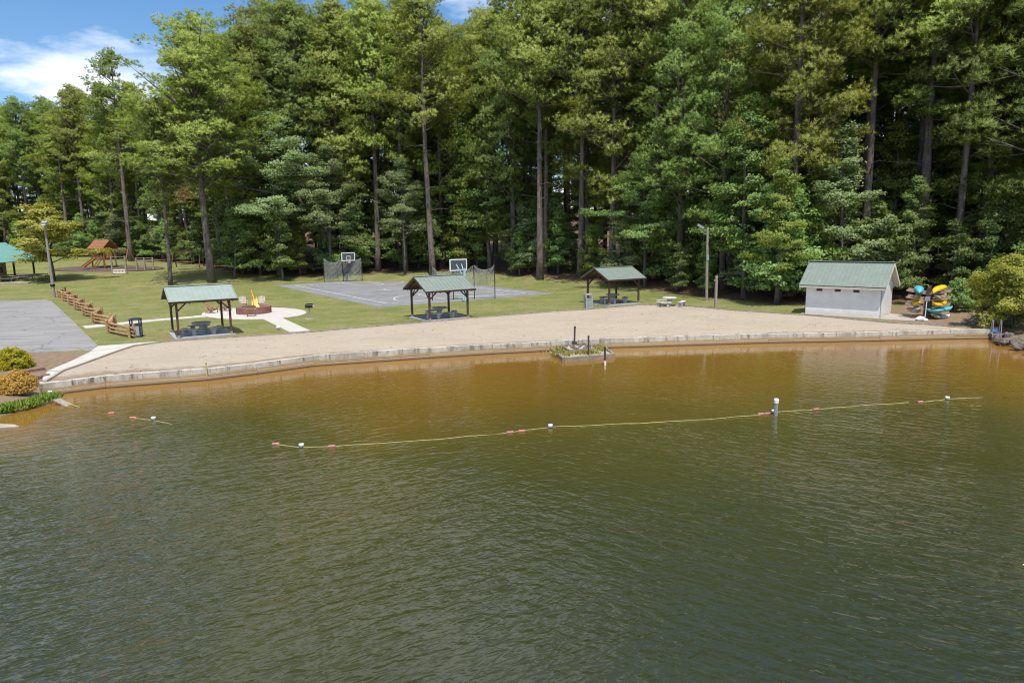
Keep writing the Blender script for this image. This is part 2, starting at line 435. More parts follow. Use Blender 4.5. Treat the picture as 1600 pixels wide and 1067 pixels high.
M['timber_soffit'] = mat('roof_deck_timber', (.20, .135, .085), (.13, .085, .052), scale=5, rough=.85)
M['timber_grey'] = mat('weathered_grey_timber', (.33, .29, .245), (.22, .19, .155), scale=4, rough=.9, bump=.008, bscale=18, stretch=(3, 3, .4))
M['timber_fence'] = mat('split_rail_timber', (.45, .285, .14), (.30, .175, .08), scale=4, rough=.85, bump=.02, bscale=14)
M['timber_fence_end'] = mat('rail_cut_ends', (.62, .47, .28), (.50, .35, .2), scale=9, rough=.85)
M['timber_red'] = mat('reddish_stained_timber', (.30, .125, .055), (.20, .08, .036), scale=5, rough=.75)
M['timber_rack'] = mat('rack_timber', (.48, .34, .27), (.34, .23, .18), scale=5, rough=.85)
M['timber_post'] = mat('rack_post_timber', (.09, .055, .045), (.055, .035, .03), scale=5, rough=.85)
M['wood_chair'] = mat('oiled_chair_wood', (.36, .23, .13), (.26, .16, .09), scale=6, rough=.7)
M['wood_chair_pale'] = mat('faded_chair_wood', (.46, .40, .34), (.36, .31, .26), scale=6, rough=.8)
M['block'] = None
m, nt, b, out = new_mat('white_painted_block'); t = NT(nt)
tc = t.n('ShaderNodeTexCoord').outputs['Object']
col = t.mix(t.ramp(t.noise(1.6, 5, .65, vec=tc), .35, .7), (.74, .725, .72), (.66, .645, .64))
col = t.mix(t.math('MULTIPLY', t.ramp(t.noise(2.5, 5, .7, vec=tc, stretch=(1, 1, .2)), .58, .75), .4), col, (.55, .53, .50))
hs = t.n('ShaderNodeSeparateXYZ'); t.l(tc, hs.inputs[0])
spl = t.ramp(t.math('ADD', hs.outputs['Z'], t.math('MULTIPLY', t.math('SUBTRACT', t.noise(2.2, 5, .7, vec=tc), .5), .55)), .42, .05)
col = t.mix(t.math('MULTIPLY', spl, .55), col, (.45, .37, .28))
t.l(col, b.inputs['Base Color']); b.inputs['Roughness'].default_value = .6
t.bump(t.noise(60, 3, .6, vec=tc), .004, b)
M['block'] = m
M['white_trim'] = mat('cream_trim_paint', (.74, .68, .58), (.64, .58, .49), scale=3, rough=.6)
M['cream'] = mat('cream_siding', (.55, .47, .34), (.45, .38, .27), scale=3, rough=.7)
M['vent'] = mat('dark_vent_metal', (.06, .055, .05), (.035, .03, .03), scale=20, rough=.6)
M['black_metal'] = mat('black_steel', (.025, .025, .028), (.015, .015, .017), scale=20, rough=.5, metal=.3)
M['navy_metal'] = mat('dark_blue_powder_coat', (.03, .04, .075), (.02, .028, .055), scale=10, rough=.5)
M['grey_metal'] = mat('galvanised_steel', (.40, .41, .42), (.30, .31, .32), scale=15, rough=.45, metal=.5)
M['grey_panel'] = mat('grey_plastic_panel', (.34, .355, .38), (.28, .29, .31), scale=8, rough=.6)
M['rust'] = mat('rusty_dark_steel', (.085, .055, .045), (.04, .028, .025), scale=12, rough=.85, bump=.004)
M['white_plastic'] = mat('white_plastic', (.80, .80, .79), (.70, .70, .69), scale=6, rough=.4)
M['acrylic'] = mat('smoked_backboard', (.08, .10, .11), (.06, .075, .085), scale=4, rough=.15, spec=.5)
M['red_paint'] = mat('orange_red_rim', (.60, .10, .05), (.50, .08, .04), scale=10, rough=.5)
M['blue_pad'] = mat('light_blue_steel', (.42, .55, .68), (.34, .46, .58), scale=10, rough=.5)
M['netting'] = mat('grey_green_netting', (.36, .37, .33), (.25, .26, .23), scale=4, rough=.9)
M['cord'] = mat('white_cord', (.72, .70, .68), (.6, .58, .56), scale=10, rough=.8)
M['rope'] = mat('yellow_rope', (.50, .46, .22), (.38, .35, .18), scale=9, rough=.8)
M['red_float'] = mat('faded_red_float', (.50, .20, .17), (.40, .15, .13), scale=7, rough=.6)
M['brick'] = mat('red_pit_brick', (.27, .125, .10), (.19, .085, .07), scale=6, rough=.9, bump=.01, c3=(.34, .22, .19), s3=5)
M['mortar'] = mat('pit_mortar', (.26, .22, .20), (.2, .17, .155), scale=9, rough=.95)
M['ash'] = mat('ash_and_char', (.06, .055, .05), (.03, .028, .026), scale=8, rough=.95)
M['stone_red'] = mat('reddish_edging_stone', (.25, .135, .12), (.17, .09, .08), scale=5, rough=.9, bump=.03, bscale=9)
M['stone'] = mat('bank_stones', (.19, .155, .13), (.10, .08, .068), scale=4, rough=.9, bump=.03, bscale=9)
M['kayak_cyan'] = mat('cyan_plastic', (.09, .43, .50), (.07, .36, .43), scale=3, rough=.4, c3=(.2, .5, .55), s3=2)
M['kayak_yellow'] = mat('yellow_plastic', (.72, .47, .015), (.62, .39, .012), scale=3, rough=.4)
M['kayak_tan'] = mat('tan_plastic', (.30, .265, .19), (.22, .19, .135), scale=4, rough=.6)
M['kayak_grey'] = mat('grey_green_plastic', (.34, .38, .32), (.26, .29, .245), scale=4, rough=.6)
M['dark_cockpit'] = mat('dark_cockpit', (.02, .03, .035), (.015, .02, .025), rough=.6)
M['sign_grey'] = mat('grey_sign_face', (.26, .26, .28), (.22, .22, .24), scale=15, rough=.6)
M['blue_plastic'] = mat('blue_plastic', (.03, .08, .25), (.02, .06, .2), scale=5, rough=.5)
M['blue_fabric'] = mat('blue_violet_fabric', (.10, .09, .38), (.08, .07, .30), scale=5, rough=.8)
M['white_fabric'] = mat('white_fabric', (.7, .7, .74), (.6, .6, .64), scale=5, rough=.8)
M['siding_orange'] = mat('orange_cedar', (.44, .20, .08), (.33, .145, .055), scale=3, rough=.7)
M['glass_dark'] = mat('dark_window_glass', (.03, .035, .04), (.02, .025, .03), rough=.08, spec=.6)
M['rubber_mulch'] = mat('dark_play_mulch', (.13, .085, .075), (.085, .055, .05), scale=5, rough=.95, bump=.03, bscale=20)
M['concrete_stained'] = mat('lake_stained_concrete', (.29, .245, .19), (.19, .15, .11), scale=3, rough=.9, bump=.012, bscale=20)
M['gravel'] = mat('grey_gravel', (.46, .42, .37), (.30, .27, .24), scale=14, rough=.95, bump=.03, bscale=16)
M['twig'] = mat('bleached_branches', (.30, .25, .215), (.18, .145, .125), scale=4, rough=.9)
M['grass_blade'] = leaf_mat('bank_grass', (.13, .22, .022), (.26, .34, .05), .3, .05)
M['grass_dry'] = leaf_mat('platform_grass', (.24, .26, .05), (.38, .36, .12), .3, .05)
def fire_mat():
    m = bpy.data.materials.new('flame'); m.use_nodes = True; nt = m.node_tree; nt.nodes.clear(); t = NT(nt)
    out = nt.nodes.new('ShaderNodeOutputMaterial'); em = nt.nodes.new('ShaderNodeEmission')
    tc = t.n('ShaderNodeTexCoord').outputs['Object']
    sp = t.n('ShaderNodeSeparateXYZ'); t.l(tc, sp.inputs[0])
    f = t.math('ADD', t.ramp(sp.outputs['Z'], .15, 1.5), t.math('MULTIPLY', t.math('SUBTRACT', t.noise(4, 4, .6, vec=tc), .5), .9))
    cr = t.n('ShaderNodeValToRGB'); e = cr.color_ramp.elements
    e[0].position = .05; e[0].color = (1, .72, .25, 1); e[1].position = .95; e[1].color = (1, .30, .03, 1)
    t.l(f, cr.inputs['Fac']); t.l(cr.outputs[0], em.inputs['Color']); em.inputs['Strength'].default_value = 1.7
    tr = nt.nodes.new('ShaderNodeBsdfTransparent'); mx = nt.nodes.new('ShaderNodeMixShader')
    t.l(t.ramp(t.noise(5, 4, .6, vec=tc, stretch=(1, 1, .4)), .38, .52), mx.inputs[0])
    t.l(tr.outputs[0], mx.inputs[1]); t.l(em.outputs[0], mx.inputs[2]); t.l(mx.outputs[0], out.inputs[0])
    return m
M['flame'] = fire_mat()

# ------------------------------------------------------------------ plan of the place
WALL_TOP_PX = [(70, 600), (164, 589), (322, 577.5), (400, 568.5), (490, 557), (670, 545), (770, 539), (870, 534), (954, 530), (1200, 522.5), (1375, 519.5), (1490, 516.5), (1547, 516)]
WALL = [at(x, y, 0)[:2] for x, y in WALL_TOP_PX]
LEFT_SHORE = [at(x, y, WATER_Z)[:2] for x, y in [(0, 652), (60, 634), (88, 622)]]
RIGHT_SHORE = [at(x, y, WATER_Z)[:2] for x, y in [(1552, 530), (1575, 538), (1610, 551)]]
SHORE = [(-420, -90), (-130, -12), (-48, 20)] + LEFT_SHORE + WALL + RIGHT_SHORE + [(52, 40), (90, 30), (420, 0)]
LAND = SHORE + [(420, 900), (-420, 900)]

SAND_BACK_PX = [(98, 581), (131, 569.5), (184, 550), (210, 541.6), (256, 535), (374, 527), (470, 521), (570, 512), (655, 505), (745, 497), (870, 487), (910, 485), (1003, 477), (1064, 478), (1152, 486), (1240, 492), (1257, 493), (1325, 499), (1400, 506), (1450, 508), (1492, 512)]
SAND_BACK = [at(x, y, 0)[:2] for x, y in SAND_BACK_PX]

FOREST_PX = [(-60, 398), (60, 400), (140, 402), (300, 412), (380, 430), (470, 434), (560, 428), (700, 424), (790, 430), (850, 434), (930, 440), (1000, 450), (1040, 458), (1100, 464), (1160, 470), (1240, 478), (1310, 474), (1400, 474), (1480, 476), (1560, 478), (1680, 484)]
FOREST = [gnd(x, y)[:2] for x, y in FOREST_PX]
FX = np.array([p[0] for p in FOREST]); FY = np.array([p[1] for p in FOREST])
FOREST_POLY = [(-260, FOREST[0][1])] + FOREST + [(160, FOREST[-1][1] - 6), (160, 400), (-260, 400)]

# ground sheet
xs = np.unique(np.concatenate([[-2500, -1200, -600, -400, -300, -220, -180, -150], np.arange(-130, 130.1, 1.0), np.arange(-40, -16, .4), [150, 180, 220, 300, 400, 600, 1200, 2500]]).round(3))
ys = np.unique(np.concatenate([[-400, -100, -40, 0], np.arange(14, 62, .4), np.arange(62, 170, 1.0), [180, 200, 240, 300, 400, 700, 1400, 3000]]).round(3))
GX, GY = np.meshgrid(xs, ys); P2 = np.stack([GX.ravel(), GY.ravel()], 1)
land = in_poly(P2, [(-3000, -300)] + SHORE + [(3000, -120), (3000, 4000), (-3000, 4000)])
ds = seg_dist(P2, SHORE); sd = np.where(land, ds, -ds)
dw = seg_dist(P2, WALL)
prof = np.interp(sd, [-9, -2.5, 0, .7, 2.2, 3.5], [-3.2, -1.5, WATER_Z, -.35, -.06, 0])
under = (dw < 2.6) & (sd < 2.6)
Z = hill(P2[:, 0], P2[:, 1])
rs = np.random.RandomState(3)
Z = np.where(sd < 3.5, prof, Z)
Z = np.where((dw < 3.0) & (sd < 1.6) & (P2[:, 0] > WALL[0][0] + .6) & (P2[:, 0] < WALL[-1][0]), -3.0, Z)
Z = np.where((P2[:, 1] > 52) & ~((P2[:, 0] > -62) & (P2[:, 0] < 40) & (P2[:, 1] < 100)), Z + .05 * np.sin(P2[:, 0] * .33 + 1) * np.sin(P2[:, 1] * .27), Z)
fo = in_poly(P2, FOREST_POLY); fd = seg_dist(P2, FOREST); fsd = np.where(fo, fd, -fd)
litter = np.clip(.5 + fsd / 5.0, 0, 1)
# bare banks: left planting bank, the ground round the boat rack
bank = [at(x, y)[:2] for x, y in [(-300, 552), (0, 551), (142, 550), (110, 565), (80, 590), (66, 606)]] + LEFT_SHORE[::-1] + [(-48, 20)]
rackp = [at(x, y)[:2] for x, y in [(1392, 505), (1392, 482), (1440, 470), (1530, 468), (1640, 480), (1640, 545), (1545, 530), (1540, 514), (1450, 509)]]
soil = np.zeros(len(P2))
for pl in (bank, rackp):
    d_ = seg_dist(P2, pl + [pl[0]]); ip = in_poly(P2, pl)
    soil = np.maximum(soil, np.clip(.5 + np.where(ip, d_, -d_) / 1.6, 0, 1))
for (x, y, r) in [(595, 481, 1.6), (262, 528, 1.0), (640, 501, 1.0), (428, 513, .8), (200, 455, 3.0)]:
    c_ = np.array(at(x, y)[:2]); soil = np.maximum(soil, np.clip(1 - np.linalg.norm(P2 - c_, axis=1) / r, 0, .8))
nx, ny = len(xs), len(ys)
idx = np.arange(nx * ny).reshape(ny, nx)
F = np.stack([idx[:-1, :-1], idx[:-1, 1:], idx[1:, 1:], idx[1:, :-1]], -1).reshape(-1, 4)
o = link('ground', np_mesh('ground', np.column_stack([P2, Z]), F, M['lawn'], smooth=True, attrs={'litter': litter, 'soil': soil}))
props(o, kind='structure')

# water sheet
xs = np.unique(np.concatenate([[-600, -300, -150, -90], np.arange(-60, 60.1, 1.0), [90, 150, 300, 600]])); ys = np.unique(np.concatenate([[-600, -300, -150, -60, -30, -10], np.arange(0, 54, 1.0)]))
GX, GY = np.meshgrid(xs, ys); P2 = np.stack([GX.ravel(), GY.ravel()], 1)
ld = in_poly(P2, [(-3000, -300)] + SHORE + [(3000, -120), (3000, 4000), (-3000, 4000)])
d_ = seg_dist(P2, SHORE); d_ = np.where(ld, -d_, d_ * np.interp(P2[:, 0], [-24, -5], [3.4, 1.0]))  # distance stretched at left, so the sky's reflection there is put into the colour
nx, ny = len(xs), len(ys); idx = np.arange(nx * ny).reshape(ny, nx)
F = np.stack([idx[:-1, :-1], idx[:-1, 1:], idx[1:, 1:], idx[1:, :-1]], -1).reshape(-1, 4)
props(link('lake_water', np_mesh('lake_water', np.column_stack([P2, np.full(len(P2), WATER_Z)]), F, M['water'], attrs={'shore': d_, 'wind': np.interp(P2[:, 0] - .25 * (P2[:, 1] - 20), [-15, -2], [1.12, 1.0])})), kind='structure')

# sheets lying on the flat park
def sheet(name, pts, z, m, thick=0.0, kind='structure', parent=None):
    mb = MB()
    if thick: mb.prism(list(pts), z - thick, z)
    else:
        n = len(pts); ar = sum(pts[i][0] * pts[(i + 1) % n][1] - pts[(i + 1) % n][0] * pts[i][1] for i in range(n))
        pts = list(pts) if ar > 0 else list(pts)[::-1]
        mb.add([(p[0], p[1], z) for p in pts], [tuple(range(n))])
    o = mb.build(name, m, parent)
    if kind: props(o, kind=kind)
    return o

# sand: grid trimmed to the beach outline, gently uneven
from mathutils.geometry import delaunay_2d_cdt
def filled(name, outline, zf, m, step, attrs=None, kind='structure'):
    pts = [Vector((p[0], p[1])) for p in outline]; n = len(pts)
    A = np.array([(p.x, p.y) for p in pts]); x0, y0 = A.min(0); x1, y1 = A.max(0)
    gx, gy = np.meshgrid(np.arange(x0, x1, step), np.arange(y0, y1, step)); G = np.stack([gx.ravel(), gy.ravel()], 1)
    G = G + np.random.RandomState(1).uniform(-.2, .2, G.shape) * step
    G = G[in_poly(G, A.tolist())]; G = G[seg_dist(G, A.tolist() + [A[0].tolist()]) > step * .4]
    allp = pts + [Vector((a, b)) for a, b in G]
    vs, es, fs, *_ = delaunay_2d_cdt(allp, [(i, (i + 1) % n) for i in range(n)], [], 1, 1e-4)
    V = np.array([(v.x, v.y) for v in vs]); T = np.array([f for f in fs if len(f) == 3])
    a, b_, c = V[T[:, 0]], V[T[:, 1]], V[T[:, 2]]
    cr = (b_[:, 0] - a[:, 0]) * (c[:, 1] - a[:, 1]) - (b_[:, 1] - a[:, 1]) * (c[:, 0] - a[:, 0])
    T[cr < 0] = T[cr < 0][:, ::-1]
    at_ = {k: f(V) for k, f in (attrs or {}).items()}
    return props(link(name, np_mesh(name, np.column_stack([V, zf(V)]), T, m, smooth=True, attrs=at_)), kind=kind)

def offset_line(line, d):
    """shift an open polyline sideways by d (left of travel positive)"""
    out_ = []
    for i, p in enumerate(line):
        a = np.array(line[max(i - 1, 0)][:2]); b2 = np.array(line[min(i + 1, len(line) - 1)][:2]); t_ = (b2 - a) / np.linalg.norm(b2 - a)
        out_.append((p[0] - t_[1] * d, p[1] + t_[0] * d))
    return out_
def resample(line, step):
    out_ = []
    for a, b2 in zip(line[:-1], line[1:]):
        a = np.array(a[:2]); b2 = np.array(b2[:2]); n = max(1, int(np.linalg.norm(b2 - a) / step))
        out_ += [tuple(a + (b2 - a) * k / n) for k in range(n)]
    return out_ + [tuple(line[-1][:2])]
WALL_IN = offset_line(WALL, .30)
sand_outline = resample(WALL_IN, 1.0) + resample(SAND_BACK[::-1], 1.0)
def sand_z(V):
    d1 = seg_dist(V, WALL_IN); d2 = seg_dist(V, SAND_BACK)
    return .012 + np.clip(np.minimum(d1, d2) / 2, 0, 1) * (.035 + .02 * np.sin(V[:, 0] * 1.3) * np.sin(V[:, 1] * 1.7 + V[:, 0] * .4))
def wetness(V):
    d1 = seg_dist(V, WALL_IN); return np.clip(1 - d1 / np.interp(V[:, 0], [-24, -16, -8, 40], [3.6, 1.6, .8, .8]), 0, 1)
filled('beach_sand', sand_outline, sand_z, M['sand'], .5, {'wet': wetness})
# edging boards between sand and lawn
ed = empty('beach_edging', (0, 0, 0), 0, 'long grey timber edging between the sand beach and the lawn', 'edging')
EL = SAND_BACK[3:]
for a, b2 in zip(EL[:-1], EL[1:]):
    v = np.array(b2) - np.array(a); n = max(1, round(np.linalg.norm(v) / 2.6))
    for k in range(n):
        p, q = np.array(a) + v * (k + .01) / n, np.array(a) + v * (k + .985) / n
        MB().beam((*p, .03), (*q, .03 + .012 * math.sin(k * 2.1 + p[0])), .11, .14).build('board', M['edging'], ed)
# curb along the left end of the beach
MBc = MB()
cl = [at(70, 598)[:2], at(98, 580.5)[:2], at(131, 569)[:2], at(184, 549.5)[:2], at(210, 541)[:2]]
cu = empty('beach_curb', (0, 0, 0), 0, 'low concrete curb between the sloping walk and the west end of the sand', 'curb')
for a, b2 in zip(cl[:-1], cl[1:]): MB().beam((*a, .02), (*b2, .02), .16, .16).build('curb_stone', M['concrete_old'], cu)

# sea wall: panels with open joints, upper face and projecting foot
wl_ = empty('sea_wall', (0, 0, 0), 0, 'long curving stained concrete wall holding the sand above the lake', 'wall')
pts = resample(WALL, 6.5)
def arc_off(d): return offset_line(pts, d)
o0, o1, of = arc_off(0), arc_off(.32), arc_off(-.13)
for i in range(len(pts) - 1):
    def L_(o, g): a, b2 = np.array(o[i]), np.array(o[i + 1]); u = (b2 - a) / np.linalg.norm(b2 - a); return [tuple(a + u * g), tuple(b2 - u * g)]
    g = .005
    a, b2 = L_(o0, g); c, d = L_(o1, g); e, f = L_(of, g)
    dz = .02 * math.sin(i * 1.9)
    pn = MB().prism([a, b2, d, c], -.36, .035 + dz).build('wall_panel', M['wall'], wl_)
    MB().prism([e, f, d, c], -1.6, -.363 + .02 * math.sin(i * 2.7)).build('wall_foot', M['wall'], wl_)
# end returns
for p, q in ((WALL[0], at(66, 597)[:2]), (WALL[-1], at(1556, 511)[:2])):
    MB().beam((*p, -.75), (*q, -.75), .3, 1.55).build('wall_return', M['wall'], wl_)

# parking lot, walks
sheet('parking_lot', [at(x, y)[:2] for x, y in [(-320, 553), (-320, 471), (0, 470.5), (72, 468.5), (80, 470), (110, 498), (152, 539), (146, 547), (60, 550.5), (0, 551.5)]], .008, M['asphalt'])
def walk(name, left, right, z=.03):
    """a concrete walk made of slabs with open joints; left/right are matched px outlines"""
    Lw = [at(*p)[:2] for p in left]; Rw = [at(*p)[:2] for p in right]
    w = props(bpy.data.objects.new(name, None), kind='structure'); COL.objects.link(w)
    for a, b2, c, d in zip(Lw[:-1], Lw[1:], Rw[1:], Rw[:-1]):
        a, b2, c, d = map(np.array, (a, b2, c, d)); n = max(1, round(np.linalg.norm((b2 + c - a - d) / 2) / 1.7))
        for k in range(n):
            t0, t1 = (k + .008) / n, (k + .992) / n
            q = [a + (b2 - a) * t0, a + (b2 - a) * t1, d + (c - d) * t1, d + (c - d) * t0]
            props(MB().prism([tuple(p) for p in q], -.05, z).build('slab', M['concrete'], w), kind='structure')
    return w
walk('garden_path', [(128, 510), (180, 505), (240, 499.5), (300, 494.5), (318, 492.5)], [(134, 513.5), (186, 508), (244, 502), (302, 497), (322, 495.5)])
walk('fire_pit_path', [(408, 497.5), (453, 519.5)], [(436, 495), (485, 517)])
walk('beach_path', [(152, 541), (256, 533)], [(142, 549), (212, 541.3)], .02)
walk('sloping_path', [(142, 549.5), (110, 565), (74, 580)], [(205, 542), (131, 568.2), (100, 579)], .02)
walk('ramp_path', [(74, 580.5), (66, 592)], [(99, 579.8), (72, 598)], .015)
fc = np.array(at(397, 490)[:2])
ring = []
for k in range(40):
    a = 2 * math.pi * k / 40; x, y = 397 + 82 * math.cos(a), 490 + 9.3 * math.sin(a) - .017 * 82 * math.cos(a); ring.append(at(x, y)[:2])
sheet('fire_pit_paving', ring, .035, M['concrete'], .06)

# ------------------------------------------------------------------ basketball court
CL, CF, CR = (np.array(at(*p)[:2]) for p in ((430, 446), (592, 480.5), (857, 458)))
ul = (CF - CL); LEN = np.linalg.norm(ul); ul /= LEN
us = np.array([-ul[1], ul[0]]); WID = float((CR - CF) @ us)
def court(u, v): p = CL + ul * u + us * v; return (float(p[0]), float(p[1]))
crt = MB().prism([court(0, 0), court(LEN, 0), court(LEN, WID), court(0, WID)], -.06, .02).build('basketball_court', M['court'])
props(crt, kind='structure')
def strip(pts, w, m, z=.026, closed=False):
    mb = MB(); P_ = [np.array(p) for p in pts]
    for a, b2 in zip(P_[:-1], P_[1:]):
        t_ = (b2 - a) / np.linalg.norm(b2 - a); n_ = np.array([-t_[1], t_[0]]) * w / 2
        mb.add([(*(a - n_), z), (*(b2 - n_), z), (*(b2 + n_), z), (*(a + n_), z)], [(0, 1, 2, 3)])
    return props(mb.build('line_marking', m, crt), kind='structure')
iu, iv = 2.4, 2.0
U0, U1, V0, V1, VC = iu, LEN - 2.6, iv, WID - iv, WID / 2
for a, b2 in (((U0, V0), (U1, V0)), ((U0, V1), (U1, V1)), ((U0, V0), (U0, V1)), ((U1, V0), (U1, V1)), (((U0 + U1) / 2, V0), ((U0 + U1) / 2, V1))):
    strip([court(*a), court(*b2)], .12, M['line_white'])
def arc(cu_, cv, r, a0, a1, n=28): return [court(cu_ + r * math.cos(a0 + (a1 - a0) * k / n), cv + r * math.sin(a0 + (a1 - a0) * k / n)) for k in range(n + 1)]
strip(arc((U0 + U1) / 2, VC, 1.8, 0, 2 * math.pi), .12, M['line_white'], .030)
for ub, s in ((U0, 1), (U1, -1)):
    a0 = -math.pi / 2 if s > 0 else math.pi / 2
    strip([court(ub, VC - 6.2)] + arc(ub + s * 1.5, VC, 6.2, a0, a0 + math.pi) + [court(ub, VC + 6.2)], .12, M['line_white'], .030)
    strip(arc(ub + s * 5.8, VC, 1.8, a0, a0 + math.pi), .12, M['line_white'], .030)
    for v in (-1.8, 1.8): strip([court(ub, VC + v), court(ub + s * 5.8, VC + v)], .12, M['line_white'], .034)
    strip([court(ub + s * 5.8, VC - 1.8), court(ub + s * 5.8, VC + 1.8)], .12, M['line_white'], .030)
for u0, u1 in ((4.5, 11.2), (LEN - 12, LEN - 5.3)):
    for v in (4.2, WID - 4.2): strip([court(u0, v), court(u1, v)], .10, M['line_tan'], .038)
    for u in (u0, u1): strip([court(u, 4.2), court(u, WID - 4.2)], .10, M['line_tan'], .042)

# ------------------------------------------------------------------ trees
def unit(v): return v / (np.linalg.norm(v, axis=1)[:, None] + 1e-9)
def blades(C, rad, n, rng, ln, wd, out=None, tint0=None, axis0=(0, 0)):
    """tufts of needles round C (k,3), one thin triangle per needle, splayed like brushes that point up and out"""
    k = len(C); N = k * n
    radial = C - np.array([axis0[0], axis0[1], 0]); radial[:, 2] = 0; radial = unit(radial)
    rd = np.repeat(radial, n, 0); o_ = np.repeat(out, n, 0) if out is not None else rd
    d = rng.normal(size=(N, 3)) * .75 + o_ * .45; d[:, 2] += .55; d = unit(d)
    face = rd * .9 + rng.normal(size=(N, 3)) * .45; face[:, 2] += .3
    p = np.repeat(C, n, 0) + d * np.repeat(rad, n)[:, None] * rng.uniform(0, .45, (N, 1))
    w = unit(np.cross(d, face)) * wd * .5
    L_ = ln * rng.uniform(.7, 1.25, (N, 1))
    V = np.stack([p - w, p + w, p + d * L_], 1).reshape(-1, 3)
    T = np.arange(3 * N).reshape(-1, 3)
    ng = np.cross(2 * w, d * L_ + w)
    nn = unit(d * .55 + rd * .45 + o_ * .35 + rng.normal(size=(N, 3)) * .34 + np.array([0, 0, .30]))
    fl = np.sum(ng * nn, axis=1) < 0
    T[fl] = T[fl][:, ::-1]
    ti = np.repeat(rng.uniform(0, 1, k) if tint0 is None else tint0, n) * .7 + rng.uniform(0, .3, N)
    return V, T, np.repeat(ti, 3), np.repeat(nn, 3, 0)

def leaves(C, rad, n, rng, ln, flat=.35, tilt=.5):
    """diamond leaves in layered sprays round C"""
    k = len(C); N = k * n
    radial = C.copy(); radial[:, 2] = 0; rd = np.repeat(unit(radial), n, 0)
    q = unit(rng.normal(size=(N, 3))) * rng.uniform(0, 1, (N, 1)) ** .45
    p = np.repeat(C, n, 0) + q * np.repeat(rad, n)[:, None] * np.array([1, 1, flat])
    p[:, 2] -= np.repeat(rad, n) * .25 * (q[:, 0] ** 2 + q[:, 1] ** 2)
    nm = rng.normal(size=(N, 3)) * tilt + rd * .55 + q * .3; nm[:, 2] += .75; nm = unit(nm)
    a = unit(np.cross(nm, rng.normal(size=(N, 3))))
    b2 = np.cross(nm, a); L_ = ln * rng.uniform(.7, 1.3, (N, 1))
    V = np.stack([p - a * L_ * .5, p - b2 * L_ * .3 - a * L_ * .05, p + a * L_ * .5 - nm * L_ * .12, p + b2 * L_ * .3 - a * L_ * .05], 1).reshape(-1, 3)
    T = np.arange(4 * N).reshape(-1, 4)
    ti = np.repeat(rng.uniform(0, 1, k), n) * .5 + rng.uniform(0, .5, N)
    nn = unit(nm * .8 + rd * .3 + q * .3)
    return V, T, np.repeat(ti, 4), np.repeat(nn, 4, 0)

def pine_meshes(seed, H, base, Rc, nb, dome=False, nbl=19, bl=.30, bw=.048, dead=4, low=1.0):
    rng = np.random.RandomState(seed); mb = MB(); C, rad, tin, ou = [], [], [], []
    def clump(c, r):
        """a rounded bough of needle tufts, fuller on its upper side"""
        n = int(8 + 17 * r); t0 = rng.uniform(0, 1)
        for q in range(n):
            d = rng.normal(size=3); d[2] = abs(d[2]) * .95 - .1; d /= np.linalg.norm(d)
            C.append(c + d * r * np.array([1, 1, .8]) * rng.uniform(.55, 1.2)); rad.append(rng.uniform(.14, .26)); ou.append(d); tin.append(min(1, max(0, t0 * .45 + rng.uniform(0, .65))))
    bend = rng.uniform(-1, 1, 2) * H * .012
    r0 = H * .0105
    tp = lambda t: np.array([bend[0] * math.sin(t * 3) + rng.uniform(-.02, .02), bend[1] * math.sin(t * 2.3 + .5), H * t])
    ts = np.linspace(0, 1, 14)
    P_ = [tp(t) for t in ts]; P_[0][2] = -.5
    mb.tube(P_, [r0 * (1.35 if t == 0 else 1.0) * ((1 - t) ** .75) + .03 for t in ts], 9)
    TP = np.array(P_); axis = lambda t: np.array([np.interp(t, ts, TP[:, j]) for j in range(3)])
    for i in range(nb):
        s = (i + rng.uniform(0, 1)) / nb; s = s ** .85; t = base + ((.80 if dome else .97) - base) * s
        if dome: pr = (1.0 - .32 * s) * min(1, .66 + s * 1.2)
        else: pr = math.sqrt(max(.02, 1 - s ** 1.7)) * min(1, low * .42 + s * 1.6)
        L_ = Rc * pr * rng.choice([rng.uniform(.35, .7), rng.uniform(.7, 1.2), rng.uniform(.8, 1.1)])
        az = i * 2.4 + rng.uniform(-1.1, 1.1); el = R(rng.uniform(-16, 34) + (66 * s if dome else 42 * s ** 1.5))
        p0 = axis(t); h = np.array([math.cos(az), math.sin(az), 0.])
        sag = rng.uniform(-.02, .16)
        pt = lambda k: p0 + h * L_ * k * math.cos(el) + np.array([0, 0, L_ * (k * math.sin(el) + sag * k * k)])
        mb.tube([pt(k) for k in (0, .35, .7, 1)], [.025 + .016 * L_, .018 + .011 * L_, .012 + .006 * L_, .01], 4, False)
        ncl = max(2, int(round(1.2 + L_ * .62))); sd = np.array([-h[1], h[0], 0.])
        for j in range(ncl):
            k = 1 - j / ncl * .72 + rng.uniform(-.06, .04)
            off = (0 if j == 0 else rng.choice([-1, 1]) * rng.uniform(.4, 1.0) * min(2.2, L_ * .33))
            c = pt(k) + sd * off + np.array([0, 0, rng.uniform(-.55, .95)])
            if j: mb.tube([pt(max(.15, k - .15)), c], [.03, .012], 3, False)
            clump(c, rng.uniform(.75, 1.3) * (1 if L_ > 2.2 else .75))
    for j in range(3): clump(axis(.94 + .03 * j) + (0 if not dome else 1) * rng.normal(size=3), .85 - .15 * j)
    for i in range(dead):           # bare dead snags below the crown
        t = base * rng.uniform(.45, .98); az = rng.uniform(0, 6.28); p0 = axis(t); L_ = rng.uniform(1.0, 3.2)
        e_ = p0 + np.array([math.cos(az) * L_, math.sin(az) * L_, L_ * rng.uniform(-.1, .4)])
        m_ = (p0 + e_) / 2 + np.array([0, 0, .2]); mb.tube([p0, m_, e_], [.05, .035, .012], 4, False)
    return mb, blades(np.array(C), np.array(rad), nbl, rng, bl, bw, np.array(ou), np.array(tin)), r0

